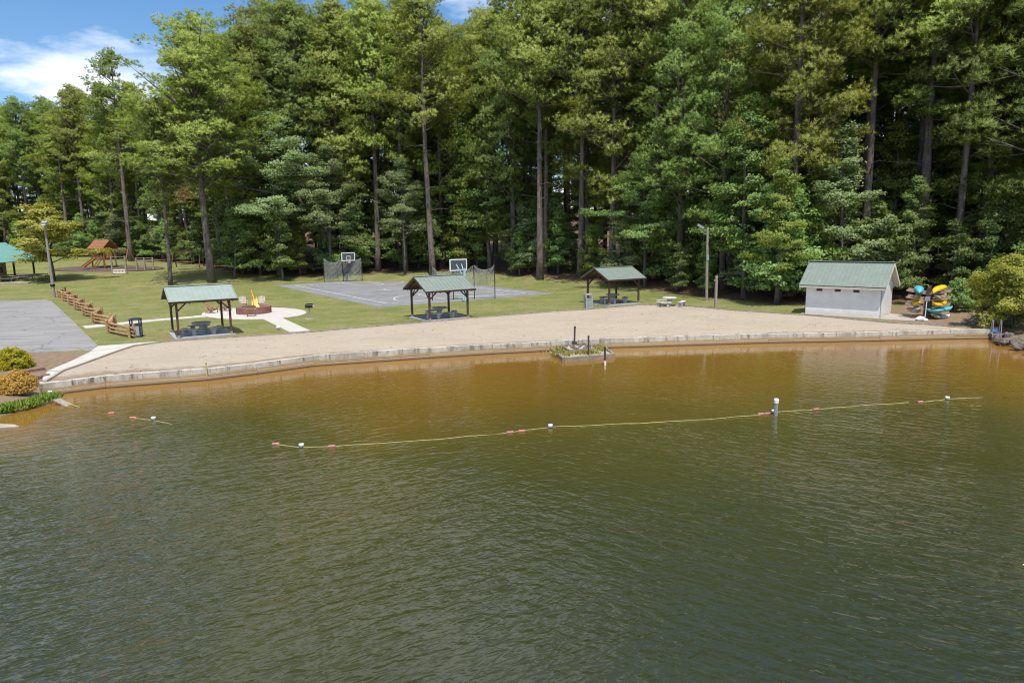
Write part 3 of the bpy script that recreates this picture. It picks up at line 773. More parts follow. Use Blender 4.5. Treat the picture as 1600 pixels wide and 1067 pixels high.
def broad_meshes(seed, H, base, Rc, nl, leaf=.26, nlv=34, flat=.32, multi=1, crad=(.6, 1.15), topw=.55):
    rng = np.random.RandomState(seed); mb = MB(); C, rad = [], []
    r0 = H * .014
    for st in range(multi):
        lean = rng.uniform(-1, 1, 2) * H * (.03 if multi == 1 else .16)
        ts = np.linspace(0, 1, 9)
        P_ = np.array([[lean[0] * t + .15 * math.sin(t * 5 + seed), lean[1] * t + .15 * math.cos(t * 4), H * .94 * t] for t in ts]); P_[0, 2] = -.3
        mb.tube(P_, [r0 * (1.3 if t == 0 else 1) * (1 - t) ** .8 / multi ** .5 + .02 for t in ts], 7)
        axis = lambda t: np.array([np.interp(t, ts, P_[:, j]) for j in range(3)])
        for i in range(nl):
            s = (i + rng.uniform(0, 1)) / nl; t = base + (1 - base) * s
            L_ = Rc * (math.sin(math.pi * min(1, (s * .86 + .14)) ** topw) * .85 + .15) * rng.choice([rng.uniform(.4, .8), rng.uniform(.75, 1.15)])
            az = i * 2.4 + rng.uniform(-1.0, 1.0); el = R(rng.uniform(-8, 38) + 42 * s)
            p0 = axis(t); h = np.array([math.cos(az), math.sin(az), 0.]); sd = np.array([-h[1], h[0], 0.])
            pt = lambda k: p0 + h * L_ * k * math.cos(el) + np.array([0, 0, L_ * (k * math.sin(el) - .10 * k * k)])
            mb.tube([pt(0), pt(.4), pt(.75), pt(1)], [.02 + .014 * L_, .015 + .01 * L_, .02, .008], 4, False)
            nc = int(4 + L_ * 3.0)
            for j in range(nc):
                k = rng.uniform(.25, 1.04); off = rng.uniform(-1, 1) * L_ * .42 * (1.2 - k)
                c = pt(k) + sd * off + np.array([0, 0, rng.uniform(-.35, .4) + .2])
                if rng.rand() < .4: mb.tube([pt(max(.1, k - .15)), c], [.018, .007], 3, False)
                C.append(c); rad.append(rng.uniform(*crad))
    return mb, leaves(np.array(C), np.array(rad), nlv, rng, leaf, flat), r0

PROTO = {}
def proto(key, meshes, bark, leafm):
    mb, (V, T, ti, nn), r0 = meshes
    PROTO[key] = (mb.mesh('trunk', M[bark], True), np_mesh('crown', V, T, M[leafm], ti, normals=nn), {})
def crown_as(key, leafm):
    """the crown mesh of a prototype with another leaf material, shared between its users"""
    tr, cr_, alt = PROTO[key]
    if leafm not in alt:
        c = cr_.copy(); c.materials.clear(); c.materials.append(M[leafm]); alt[leafm] = c
    return alt[leafm]
def tree(key, loc, scale=1.0, rz=0.0, name='pine_tree', label=None, group=None, leafm=None, cat='tree', lean=(0, 0)):
    tr, cr_, alt = PROTO[key]
    e = empty(name, loc, rz, label, cat, group)
    e.rotation_euler = (lean[0], lean[1], rz)
    e.scale = scale if hasattr(scale, '__len__') else (scale,) * 3
    link('trunk', tr, e); link('crown', crown_as(key, leafm) if leafm else cr_, e)
    return e

proto('dome', pine_meshes(11, 34, .33, 10.0, 74, True, dead=3), 'bark', 'needles')
proto('tall_a', pine_meshes(12, 36, .50, 6.9, 60, False, dead=7, low=1.3), 'bark', 'needles')
proto('tall_b', pine_meshes(13, 36, .42, 6.6, 64, False, dead=8, low=1.2), 'bark', 'needles')
proto('tall_c', pine_meshes(14, 36, .54, 7.4, 58, True, dead=9), 'bark', 'needles')
proto('full_a', pine_meshes(15, 34, .12, 6.3, 92, False, dead=1, low=1.7), 'bark', 'needles_dark')
proto('full_b', pine_meshes(16, 34, .22, 6.2, 84, False, dead=2, low=1.5), 'bark', 'needles')
proto('sparse', pine_meshes(17, 33, .40, 5.6, 40, False, dead=10, low=1.2), 'bark', 'needles_dark')
proto('oak_a', broad_meshes(21, 22, .16, 6.5, 40, .30, 34), 'bark_grey', 'leaves')
proto('oak_b', broad_meshes(22, 20, .22, 5.6, 36, .28, 36), 'bark_grey', 'leaves')
proto('elm', broad_meshes(23, 19, .30, 8.2, 34, .24, 46, .22, crad=(.7, 1.3)), 'bark_grey', 'leaves_pale')
proto('maple', broad_meshes(24, 9, .10, 3.8, 26, .22, 36, .30, crad=(.45, .85)), 'bark_grey', 'leaves')
proto('sapling', broad_meshes(25, 6.5, .06, 3.0, 22, .20, 34, .3, multi=2, crad=(.4, .75)), 'bark_grey', 'leaves')
proto('yellow', broad_meshes(26, 8.0, .24, 5.2, 26, .22, 46, .22, crad=(.5, .95)), 'bark_grey', 'leaves_yellow')
proto('bank_bush', broad_meshes(27, 4.6, .03, 3.0, 16, .15, 48, .5, multi=4, crad=(.28, .55)), 'bark_grey', 'leaves_light')
proto('shrub', broad_meshes(28, 2.4, .03, 1.5, 12, .17, 30, .5, multi=3, crad=(.25, .45)), 'bark_grey', 'leaves')

taken = []
def spot(px, py): p = gnd(px, py); taken.append(p[:2]); return p
def T(key, px, py, H, label, rz=0.0, name='pine_tree', leafm=None, wide=1.0, group=None, lean=(0, 0)):
    base_h = {'dome': 34, 'tall_a': 36, 'tall_b': 36, 'tall_c': 36, 'full_a': 34, 'full_b': 34, 'sparse': 33, 'oak_a': 22, 'oak_b': 20, 'elm': 19, 'maple': 9, 'sapling': 6.5, 'yellow': 8, 'bank_bush': 4.6, 'shrub': 2.4}[key]
    s = H / base_h
    return tree(key, spot(px, py), (s * wide, s * wide, s), rz, name, label, group, leafm, lean=lean)

# trees one can point at
DOME = T('dome', 331, 441, 35, 'huge spreading pine with domed crown and pale straight trunk behind the first shelter', .4, wide=1.28)
T('tall_b', 266, 446, 24, 'slimmer dark pine trunk leaning beside the huge domed pine on the lawn', 1.2, 'pine_tree', 'needles_dark')
T('sparse', 205, 408, 35, 'slender tiered pine standing against the sky beside the domed pine', 2.0)
T('tall_a', 677, 431, 40, 'tall pine with thick bare reddish trunk right behind the basketball court and second shelter', .3, lean=(0, -.01))
T('tall_c', 845, 437, 39, 'tall bare-trunked pine on the lawn edge between the second and third shelters', 2.2, lean=(0, -.02))
T('tall_a', 977, 424, 38, 'leaning thick-trunked pine rising just behind the third shelter roof', 4.0, lean=(0, -.04))
T('tall_b', 590, 424, 40, 'pine with slim grey trunk behind the far hoop net', 1.0)
T('tall_b', 634, 424, 37, 'thin pine trunk in the shade beside the court, partly behind pale leaves', 2.9)
T('tall_c', 1350, 450, 37, 'tall dark-trunked pine standing straight behind the white block hut', 1.6)
T('sparse', 1488, 462, 33, 'slim pale crooked trunk beside the boat rack', 2.6, 'pine_tree', None, .9)
T('full_b', 1235, 462, 36, 'yellowish needled pine rising behind the hut corner and utility post', .8, 'pine_tree', 'needles_yellow')
T('full_a', 1060, 448, 33, 'dense dark pine with boughs nearly to the ground behind the third shelter', 2.1)
T('full_a', 1130, 452, 30, 'dense pine with drooping low boughs behind the wooden lamp pole', 4.4)
T('tall_b', 1440, 452, 35, 'broad pine with drooping soft boughs above the boat rack', 3.3, 'pine_tree', None, 1.25)
T('elm', 520, 432, 19, 'pale grey-green layered tree hanging over the far end of the court', .5, 'broadleaf_tree')
T('elm', 440, 432, 24, 'tall pale feathery tree on the lawn edge left of the court', 2.2, 'broadleaf_tree')
T('elm', 632, 428, 17, 'pale spreading tree whose low layers cross the bare pine trunk', 3.6, 'broadleaf_tree', None, .8)
T('maple', 369, 436, 10, 'small dark-stemmed maple on shaded grass beside the domed pine', .9, 'maple_tree')
T('maple', 443, 438, 11, 'round low maple with thin dark stem beside the court corner', 2.7, 'maple_tree')
T('maple', 405, 430, 12, 'bright lime-leaved young tree between the two dark maples', 4.1, 'maple_tree', 'leaves_light')
T('yellow', 82, 438.5, 10.0, 'low wide yellow-green tree standing beside the green-roofed pavilion', .6, 'dogwood_tree', None, 1.25)
T('oak_b', 1215, 476, 13, 'light-leaved broad tree spreading its layers left of the white hut', 1.1, 'broadleaf_tree', 'leaves_light')
T('oak_b', 1420, 466, 11, 'round green tree filling the gap between hut and boat rack', 3.0, 'broadleaf_tree')
T('maple', 722, 424, 11, 'lit fresh green young tree beside the thick pine trunk at the court', 1.9, 'maple_tree', 'leaves_light')
T('bank_bush', 1583, 512, 4.3, 'big yellow-green bush hanging over the water at the end of the wall', .2, 'bush', 'leaves_bank', 1.15)
T('bank_bush', 1548, 484, 3.4, 'light green bush on the bare slope beside the brush pile', 1.9, 'bush', 'leaves_bank', 1.0)
T('bank_bush', 1615, 492, 4.8, 'dark lower bush behind the big overhanging bush on the bank', 3.9, 'bush', 'leaves', 1.0)
T('shrub', 1492, 487, 2.2, 'small green sapling on bare soil beside the boat rack', .7, 'shrub')
T('shrub', 1512, 482, 1.1, 'tiny seedling bush on bare soil near the sapling', 2.2, 'shrub')

# the wood behind, tree by tree
rng = random.Random(7)
ZONES = [(-500, -80, 'behind the pavilion'), (-80, -62, 'behind the play tower'), (-62, -50, 'behind the swing frame'), (-50, -36, 'behind the domed pine'), (-36, -24, 'behind the far hoop'), (-24, -10, 'behind the court centre'), (-10, 4, 'behind the near hoop'), (4, 14, 'left of the third shelter'), (14, 22, 'behind the third shelter'), (22, 34, 'behind the lamp pole'), (34, 46, 'behind the white hut'), (46, 500, 'behind the boat rack')]
def zone(x): return next(z for a, b2, z in ZONES if a <= x < b2)
pts_ = np.array(taken)
def try_place(x, y, r):
    global pts_
    if len(pts_) and np.min(np.hypot(pts_[:, 0] - x, pts_[:, 1] - y)) < r: return False
    pts_ = np.vstack([pts_, [x, y]]); return True
def in_view(x, y, mrg=12): return abs(x) < y * .78 + mrg
def grow(n, d0, d1, r, kinds, tries=9000, xa=-150, xb=100):
    k = 0
    for _ in range(tries):
        if k >= n: break
        x = rng.uniform(xa, xb); d = rng.uniform(d0, d1)
        y = float(np.interp(x, FX, FY)) + d
        if x < FX[0]: y = FY[0] + d
        if not in_view(x, y) or not try_place(x, y, r): continue
        key, name, lm, h0, h1, what = rng.choice(kinds)
        bh = {'dome': 34, 'tall_a': 36, 'tall_b': 36, 'tall_c': 36, 'full_a': 34, 'full_b': 34, 'sparse': 33, 'oak_a': 22, 'oak_b': 20, 'elm': 19, 'maple': 9, 'sapling': 6.5}[key]
        hh = rng.uniform(h0, h1) * float(np.interp(x, [-90, -62, -58, -45, -38, -30, -8, 6], [.80, .78, .84, .88, 1.05, 1.09, 1.06, 1.0])); s = hh / bh; w = s * rng.uniform(.9, 1.15); z = zone(x)
        tree(key, (x, y, float(hill(x, y)) - .1), (w, w, s), rng.uniform(0, 6.28), name, f"{what} {'at the edge of' if d < 9 else 'within' if d < 19 else 'deep in'} the wood {z}", f'{what}s in the wood {z}', lm)
        k += 1
    return k
PINES = [(k, 'pine_tree', lm, 33, 41, w) for k, lm, w in (('tall_a', None, 'bare-trunked pine'), ('tall_b', None, 'high-crowned pine'), ('tall_c', None, 'round-topped pine'), ('full_b', None, 'full-boughed pine'), ('full_a', None, 'dense dark-green pine'), ('tall_b', 'needles_dark', 'deep green high-crowned pine'), ('full_b', 'needles_yellow', 'yellowish full-boughed pine'), ('sparse', None, 'thin sparse pine'))]
OAKS = [(k, 'broadleaf_tree', lm, 14, 24, w) for k, lm, w in (('oak_a', None, 'wide leafy broadleaf tree'), ('oak_b', None, 'rounded green broadleaf tree'), ('oak_a', 'leaves_pale', 'pale green broadleaf tree'), ('oak_b', 'leaves_light', 'bright yellow-green broadleaf tree'), ('elm', 'leaves', 'flat-layered broadleaf tree'))]
LOW = [(k, 'understory_tree', lm, 5, 11, w) for k, lm, w in (('maple', None, 'low dark-green tree'), ('maple', None, 'low dark-green tree'), ('sapling', None, 'many-stemmed sapling'), ('maple', 'leaves_light', 'low bright green tree'), ('sapling', 'leaves_pale', 'pale many-stemmed sapling'))]
n1 = grow(70, 3, 14, 4.6, PINES)
n2 = grow(80, 2.5, 16, 4.0, OAKS)
n3 = grow(95, 0.5, 9, 2.6, LOW)
n4 = grow(62, 14, 32, 4.6, PINES)
n5 = grow(66, 15, 38, 4.0, OAKS)
MIDS = [(k, 'broadleaf_tree', lm, 14, 22, w) for k, lm, w in (('oak_a', None, 'wide leafy broadleaf tree'), ('oak_b', None, 'rounded green broadleaf tree'), ('oak_b', 'leaves_light', 'bright yellow-green broadleaf tree'))]
n6 = grow(34, 3, 26, 2.9, MIDS, 4000, 22, 75)
n7 = grow(26, 12, 36, 3.2, PINES, 4000, 20, 80)
print('TREES', n6, n7, n1, n2, n3, n4, n5)

# a browned dead bough in the domed pine
rngp = np.random.RandomState(5); dp = at_depth(289, 305, gnd(331, 441)[1] - 3.5)
V, T_, ti, nn = blades(np.array([np.array(dp) + rngp.normal(size=3) * (.7, .5, .35) for _ in range(40)]), np.full(40, .3), 14, rngp, .34, .06, axis0=(dp[0], dp[1] + 5))
bpy.context.view_layer.update()
MI = DOME.matrix_world.inverted()
dq = MI @ Vector(dp); dc = MI @ (Vector(dp) + Vector((2.2, 2.6, -.6)))
mbd = MB(); mbd.tube([dq, dc], [.05, .09], 5); db = mbd.build('dead_branch', M['bark'], DOME)
V = np.array([tuple(MI @ Vector(v)) for v in V])
link('dead_needles', np_mesh('dead_needles', V, T_, M['dead_needles'], ti), db)['label'] = 'browned dry needles'

#@@OBJECTS
# ------------------------------------------------------------------ picnic shelters
def shelter(center, rz, label, Lr=4.3, half=2.15, eave=2.32, rise=.98, px=1.65, py=1.65, roofm='roof_green'):
    t = empty('picnic_shelter', center, rz, label, 'shelter', 'green roofed picnic shelters along the beach')
    for sx in (-1, 1):
        for sy in (-1, 1):
            po = MB().box((sx * px, sy * py, eave / 2 + .02), (.14, .14, eave - .1)).build('post', M['timber_brown'], t)
            MB().box((sx * px, sy * py, .10), (.15, .15, .3)).build('post_foot', M['timber_grey'], po)
            b = MB().beam((sx * (px - .07), sy * py, eave - .62), (sx * (px - .62), sy * py, eave - .10), .07, .09)
            b.beam((sx * px, sy * (py - .07), eave - .62), (sx * px, sy * (py - .62), eave - .10), .07, .09)
            b.build('brace', M['timber_brown'], t)
    for sy in (-1, 1): MB().box((0, sy * py, eave - .0), (Lr - .5, .12, .2)).build('beam', M['timber_brown'], t)
    # roof: decking below, ribbed metal above
    for sy in (-1, 1):
        e = Vector((0, sy * half, eave - .14 + .12)); rdg = Vector((0, 0, eave + rise + .02)); d = (rdg - e).normalized()
        n = Vector((0, -d.z * sy, abs(d.y))).normalized() if False else Vector((0, sy * d.z, abs(d.y))).normalized()
        mid = (e + rdg) / 2; L_ = (rdg - e).length
        Mx = Matrix((Vector((1, 0, 0)), d * sy * -1 if False else d, n)).transposed()
        if Mx.determinant() < 0: Mx = Matrix((Vector((-1, 0, 0)), d, n)).transposed()
        MB().box(mid, (Lr - .06, L_ - .04, .05), M=Mx).build('roof_deck', M['timber_soffit'], t)
        mb = MB().box(mid + n * .04, (Lr, L_ + .06, .018), M=Mx)
        nr = int(Lr / .31)
        for i in range(nr + 1):
            x = -Lr / 2 + .02 + (Lr - .04) * i / nr
            mb.box(mid + n * .057 + Vector((x, 0, 0)), (.04, L_ + .05, .018), M=Mx)
        mb.build('roof_panel', M[roofm], t)
        MB().box(e + n * .01 + Vector((0, sy * .01, -.02)), (Lr - .02, .04, .15), M=Mx).build('fascia', M['timber_brown'], t)
        for sx in (-1, 1):
            MB().beam(e + Vector((sx * (Lr / 2 - .03), 0, -.02)), rdg + Vector((sx * (Lr / 2 - .03), 0, -.02)), .05, .16, up=tuple(n)).build('barge_board', M['timber_brown'], t)
        for i in range(5):
            x = -Lr / 2 + .35 + (Lr - .7) * i / 4; MB().beam(e + Vector((x, 0, -.08)), rdg + Vector((x, 0, -.08)), .05, .13, up=tuple(n)).build('rafter', M['timber_brown'], t)
    MB().beam((-Lr / 2 - .01, 0, eave + rise + .075), (Lr / 2 + .01, 0, eave + rise + .075), .3, .03).build('ridge_cap', M[roofm], t)
    for sx in (-1, 1): MB().box((sx * px, 0, eave + rise / 2 + .02), (.08, .1, rise - .1)).build('king_post', M['timber_brown'], t)
    MB().box((0, 0, .015), (px * 2 + .5, py * 2 + .3, .09)).build('slab', M['pad'], t)
    return t
def frame(fl, fr, depth, turn):
    a, b2 = np.array(at(*fl)[:2]), np.array(at(*fr)[:2]); u = np.array([math.cos(R(turn)), math.sin(R(turn))]); n_ = np.array([-u[1], u[0]])
    c = a + u * 1.65 + n_ * depth / 2
    return (float(c[0]), float(c[1]), 0.0), math.atan2(u[1], u[0]), float(np.linalg.norm(b2 - a))
SH = []
for si, (fl, fr, lab) in enumerate((((280, 530), (364, 524), 'picnic shelter nearest the fire pit, with pale sunlit green metal roof and dark posts'),
                    ((672, 502.5), (731, 497), 'picnic shelter in front of the basketball court with green gable roof on brown posts'),
                    ((952, 478), (997, 476), 'picnic shelter standing at the back of the sand beside the white round table'))):
    c, rz, w = frame(fl, fr, 3.3, (32, 32, 29)[si]); SH.append((c, rz))
    shelter(c, rz, lab, roofm=('roof_pale', 'roof_green', 'roof_green')[si], eave=(2.5, 2.32, 2.32)[si], rise=(.84, .98, .95)[si])

# ------------------------------------------------------------------ round tables and curved benches
def table_mb(parent, m):
    MB().lathe([(.60, .70), (.64, .72), (.64, .77), (.61, .785)], n=24).build('table_top', M[m], parent)
    MB().lathe([(.30, 0), (.30, .06), (.20, .14), (.15, .32), (.17, .5), (.30, .66), (.36, .70)], n=16).build('pedestal', M[m if m != 'concrete_white' else 'concrete_grey'], parent)
def bench_parts(parent, m, r0=1.0, r1=1.38, a=.58):
    n = 7; V = [(r0 * math.cos(-a + 2 * a * k / n), r0 * math.sin(-a + 2 * a * k / n)) for k in range(n + 1)] + [(r1 * math.cos(a - 2 * a * k / n), r1 * math.sin(a - 2 * a * k / n)) for k in range(n + 1)]
    V = [(x - 1.19, y) for x, y in V]
    MB().prism(V, .40, .48).build('seat', M[m], parent)
    for s in (-1, 1):
        x, y = 1.19 * math.cos(s * a * .62) - 1.19, 1.19 * math.sin(s * a * .62)
        MB().box((x, y, .2), (.30, .20, .40), rz=s * a * .62).build('leg', M['concrete_grey'], parent)
tabs = [(SH[0][0], SH[0][1], 'concrete_grey', 'in the shade of the shelter nearest the fire pit'), (SH[1][0], SH[1][1], 'concrete_grey', 'under the shelter in front of the basketball court'),
        (SH[2][0], SH[2][1], 'concrete_grey', 'under the shelter at the back of the sand'), ((*at(1046, 478.5)[:2], 0.0), .2, 'concrete_white', 'in full sun on the grass beside the third shelter')]
t0 = b0 = None
for (c, rz, m, where), short in zip(tabs, ('under the shelter nearest the fire pit', 'under the shelter before the court', 'under the shelter behind the sand', 'at the sunlit white round table')):
    zz = .06 if m == 'concrete_grey' else 0.0
    t = empty('round_table', (c[0], c[1], zz), rz, f"round {'grey' if zz else 'white'} concrete picnic table {where}", 'table', 'round concrete picnic tables'); table_mb(t, m)
    for k, (ang, side) in enumerate(((-2.45, 'front left'), (-.70, 'front right'), (1.57, 'rear'))):
        a = rz + ang
        b_ = empty('curved_bench', (c[0] + 1.19 * math.cos(a), c[1] + 1.19 * math.sin(a), zz), a, f"{side} curved concrete bench {short}", 'bench', 'curved concrete benches round the picnic tables')
        bench_parts(b_, m)

# ------------------------------------------------------------------ litter bins
def bin_(loc, rz, label, body, panel, s=1.0):
    t = empty('litter_bin', loc, rz, label, 'litter bin'); t.scale = (s, s, s)
    f = MB()
    for sx in (-1, 1):
        for sy in (-1, 1): f.box((sx * .29, sy * .27, .62), (.08, .08, 1.24))
    f.box((0, 0, .06), (.62, .58, .12)); f.build('frame', M[body], t)
    for (c, sz) in (((0, -.275, .47), (.50, .03, .70)), ((0, .275, .47), (.50, .03, .70)), ((-.295, 0, .47), (.03, .46, .70)), ((.295, 0, .47), (.03, .46, .70))):
        MB().box(c, sz).build('side_panel', M[panel], t)
    MB().box((0, 0, .45), (.46, .42, .72)).build('liner', M['black_metal'], t)
    MB().box((0, 0, .88), (.68, .64, .07)).build('collar', M[body], t)
    top = MB().box((0, 0, 1.26), (.70, .66, .07)); top.box((0, 0, 1.31), (.5, .46, .05)); top.build('hood', M[body], t)
    return t
bin_(at(214, 526.5), .25, 'dark blue framed litter bin with grey panels at the end of the split-rail fence', 'navy_metal', 'grey_panel', .98)
bin_(at(919, 481.5), .3, 'grey litter bin with dark open hood at the corner of the third shelter', 'grey_panel', 'grey_metal', .95)

# ------------------------------------------------------------------ split-rail fence, zigzag
fence = empty('split_rail_fence', (0, 0, 0), 0, 'zigzag split-rail timber fence between the car park and the lawn', 'fence')
FP = [(203, 531), (192, 514.5), (176, 512), (157, 504), (150, 496), (140, 491), (131, 484.5), (122, 480), (115, 475.5), (108, 470), (100, 466), (95, 462)]
FW = [np.array(at(*p)[:2]) for p in FP]
# even the spacing out along the line, keep the zigzag
line = [tuple(np.array(at(197, 529)[:2])), tuple(FW[3]), tuple(FW[7]), tuple(FW[11])]
pp = resample(line, 2.9); zz = []
for i, p in enumerate(pp):
    a = np.array(pp[max(i - 1, 0)]); b2 = np.array(pp[min(i + 1, len(pp) - 1)]); u = (b2 - a) / np.linalg.norm(b2 - a); n_ = np.array([-u[1], u[0]])
    zz.append(np.array(p) + n_ * (.38 if i % 2 else -.38))
rngf = random.Random(4); fence.scale = (1, 1, .80)
pm = MB().tube([(0, 0, -.2), (0.01, 0, .6), (0, .01, 1.22)], [.10, .095, .085], 7).mesh('post', M['timber_fence'])
cm = MB().lathe([(.086, 0), (.08, .012)], n=7).mesh('post_end', M['timber_fence_end'])
for i, p in enumerate(zz):
    for s in (-1, 1):
        a = zz[min(i + 1, len(zz) - 1)] - zz[max(i - 1, 0)]; u = a / np.linalg.norm(a); n_ = np.array([-u[1], u[0]])
        o = link('post', pm, fence); q = p + n_ * s * .17; o.location = (q[0], q[1], rngf.uniform(-.12, .06)); o.rotation_euler = (rngf.uniform(-.04, .04), rngf.uniform(-.04, .04), rngf.uniform(0, 6))
        e_ = link('post_end', cm, o); e_.location = (0, .01, 1.221)
    if i < len(zz) - 1:
        v = zz[i + 1] - zz[i]; L_ = np.linalg.norm(v)
        for k in range(3):
            mb = MB(); z0 = .22 + .32 * k + (.13 if i % 2 else 0)
            e0, e1 = zz[i] - v / L_ * .22, zz[i + 1] + v / L_ * .22
            m_ = (e0 + e1) / 2
            mb.tube([(*e0, z0 + rngf.uniform(-.02, .02)), (*m_, z0 + rngf.uniform(-.04, .03)), (*e1, z0 + rngf.uniform(-.02, .02))], [.09, .115, .095], 6)
            mb.build('rail', M['timber_fence'], fence)

# ------------------------------------------------------------------ fire pit, flames, chairs
fp = at(397, 489.5)
pit = empty('fire_pit', (fp[0], fp[1], .035), 0, 'round red brick fire pit with burning fire on the pale round paving', 'fire pit')
mb = MB(); rngb = random.Random(2)
for c in range(6):
    nb = 40
    for k in range(nb):
        a = 2 * math.pi * (k + (.5 if c % 2 else 0)) / nb
        for rr_ in (1.36, 1.14) if c == 5 else (1.36,):
            mb.box((rr_ * math.cos(a), rr_ * math.sin(a), .05 + c * .10), (.20 + rngb.uniform(-.01, .01), 2 * math.pi * rr_ / nb - .014, .088), M=Matrix.Rotation(a, 3, 'Z'))
props(mb.build('brickwork', M['brick'], pit), kind='stuff')
MB().lathe([(1.44, 0), (1.44, .545)], n=40)  # (kept open: mortar core below)
core = MB(); n = 40
ring_o = [(1.44 * math.cos(2 * math.pi * k / n), 1.44 * math.sin(2 * math.pi * k / n)) for k in range(n)]; ring_i = [(1.03 * x / 1.44, 1.03 * y / 1.44) for x, y in ring_o]
vs = [(x, y, 0) for x, y in ring_o] + [(x, y, .585) for x, y in ring_o] + [(x, y, .585) for x, y in ring_i] + [(x, y, 0) for x, y in ring_i]
core.add(vs, [(i, (i + 1) % n, n + (i + 1) % n, n + i) for i in range(n)] + [(n + i, n + (i + 1) % n, 2 * n + (i + 1) % n, 2 * n + i) for i in range(n)] + [(2 * n + i, 2 * n + (i + 1) % n, 3 * n + (i + 1) % n, 3 * n + i) for i in range(n)])
core.build('mortar', M['mortar'], pit)
MB().lathe([(1.03, 0), (1.03, .22)], n=30).build('ash_bed', M['ash'], pit)
for k in range(5):
    a = k * 1.26; MB().tube([(.6 * math.cos(a), .6 * math.sin(a), .28), (.05 * math.cos(a), .05 * math.sin(a), .62)], .09, 7).build('log', M['timber_post'], pit)
fl_ = MB(); rngl = random.Random(9)
for k in range(16):
    a = rngl.uniform(0, 6.28); rr_ = rngl.uniform(0, .34); h = rngl.uniform(.5, 1.15) if k else 1.85
    w = rngl.uniform(.05, .11); sw = rngl.uniform(-.18, .18)
    P_ = [(rr_ * math.cos(a) + sw * math.sin(t * 5 + k) * t, rr_ * math.sin(a) + sw * math.cos(t * 4 + k) * t, .3 + h * t) for t in [j / 7 for j in range(8)]]
    fl_.tube(P_, [w * (.55 + 1.6 * t) * (1 - t) ** 1.1 + .01 for t in [j / 7 for j in range(8)]], 8)
fo_ = fl_.build('campfire_flame', M['flame'], None, True); fo_.location = (fp[0] + .15, fp[1], .25); fo_.scale = (.85, .85, .85)
props(fo_, 'tall yellow flame burning inside the brick fire pit', 'flame')

def chair(loc, rz, label, m):
    t = empty('garden_chair', loc, rz, label, 'chair', 'slatted wooden chairs round the fire pit')
    for i in range(5):
        MB().beam((-.27, -.30 + i * .115, .385 - i * .028), (.27, -.30 + i * .115, .385 - i * .028), .10, .022).build('seat_slat', M[m], t)
    for i in range(5):
        x = -.22 + i * .11; h = 1.0 - abs(i - 2) * .035
        MB().beam((x, .18, .26), (x * 1.12, .50, h), .10, .022, up=(0, -1, .4)).build('back_slat', M[m], t)
    MB().beam((-.28, .40, .66), (.28, .40, .66), .04, .07).build('back_rail', M[m], t)
    for s in (-1, 1):
        MB().beam((s * .33, -.36, .565), (s * .33, .40, .565), .13, .024).build('arm', M[m], t)
        MB().box((s * .30, -.30, .28), (.035, .10, .56)).build('leg', M[m], t)
        MB().beam((s * .27, -.34, .36), (s * .27, .55, .05), .03, .11).build('leg', M[m], t)
    return t
def face(px, py, label, m, turn=0.0):
    p = at(px, py); a = math.atan2(fp[1] - p[1], fp[0] - p[0]) + math.pi / 2 + turn
    chair((p[0], p[1], .037), a, label, m)
face(332, 489.5, 'reclined wooden chair standing farthest left of the brick fire pit', 'wood_chair', -.2)
face(353, 486, 'wooden chair next to the farthest left one, partly behind a shelter post', 'wood_chair', .1)
face(381, 480.5, 'faded wooden chair just behind the left side of the fire pit', 'wood_chair_pale')
face(409, 480, 'faded wooden chair behind the flame on the far side of the fire pit', 'wood_chair_pale')
face(392.5, 494.5, 'wooden chair in front of the fire pit with its back to the beach', 'wood_chair')

# charcoal grill, small ground light
gp = at(484, 498)
gr = empty('park_grill', gp, .2, 'black steel charcoal grill on a single post beside the fire pit paving', 'grill')
MB().tube([(0, 0, 0), (0, 0, .85)], .045, 8).build('post', M['grey_metal'], gr)
b_ = MB().box((0, 0, .90), (.55, .42, .03)); b_.box((-.27, 0, 1.02), (.02, .42, .25)); b_.box((.27, 0, 1.02), (.02, .42, .25)); b_.box((0, .2, 1.05), (.55, .02, .32)); b_.box((0, -.2, .97), (.55, .02, .14)); b_.build('firebox', M['black_metal'], gr)
g_ = MB()
for i in range(9): g_.beam((-.25, -.16 + i * .04, 1.10), (.25, -.16 + i * .04, 1.10), .012, .012)
g_.build('grate', M['grey_metal'], gr)
MB().tube([(.27, -.1, 1.05), (.42, -.1, 1.05)], .015, 6).build('handle', M['grey_metal'], gr)
MB().lathe([(.34, 0), (.34, .035)], n=14).build('base_slab', M['concrete_old'], gr)
lp = at(435, 515.5)
gl = empty('ground_light', lp, 0, 'small white capped ground light in bare soil beside the fire pit path', 'light')
MB().lathe([(.05, 0), (.05, .16)], n=10).build('stem', M['grey_metal'], gl); MB().lathe([(.06, .16), (.15, .18), (.14, .24), (.05, .28)], n=14).build('cap', M['white_plastic'], gl)

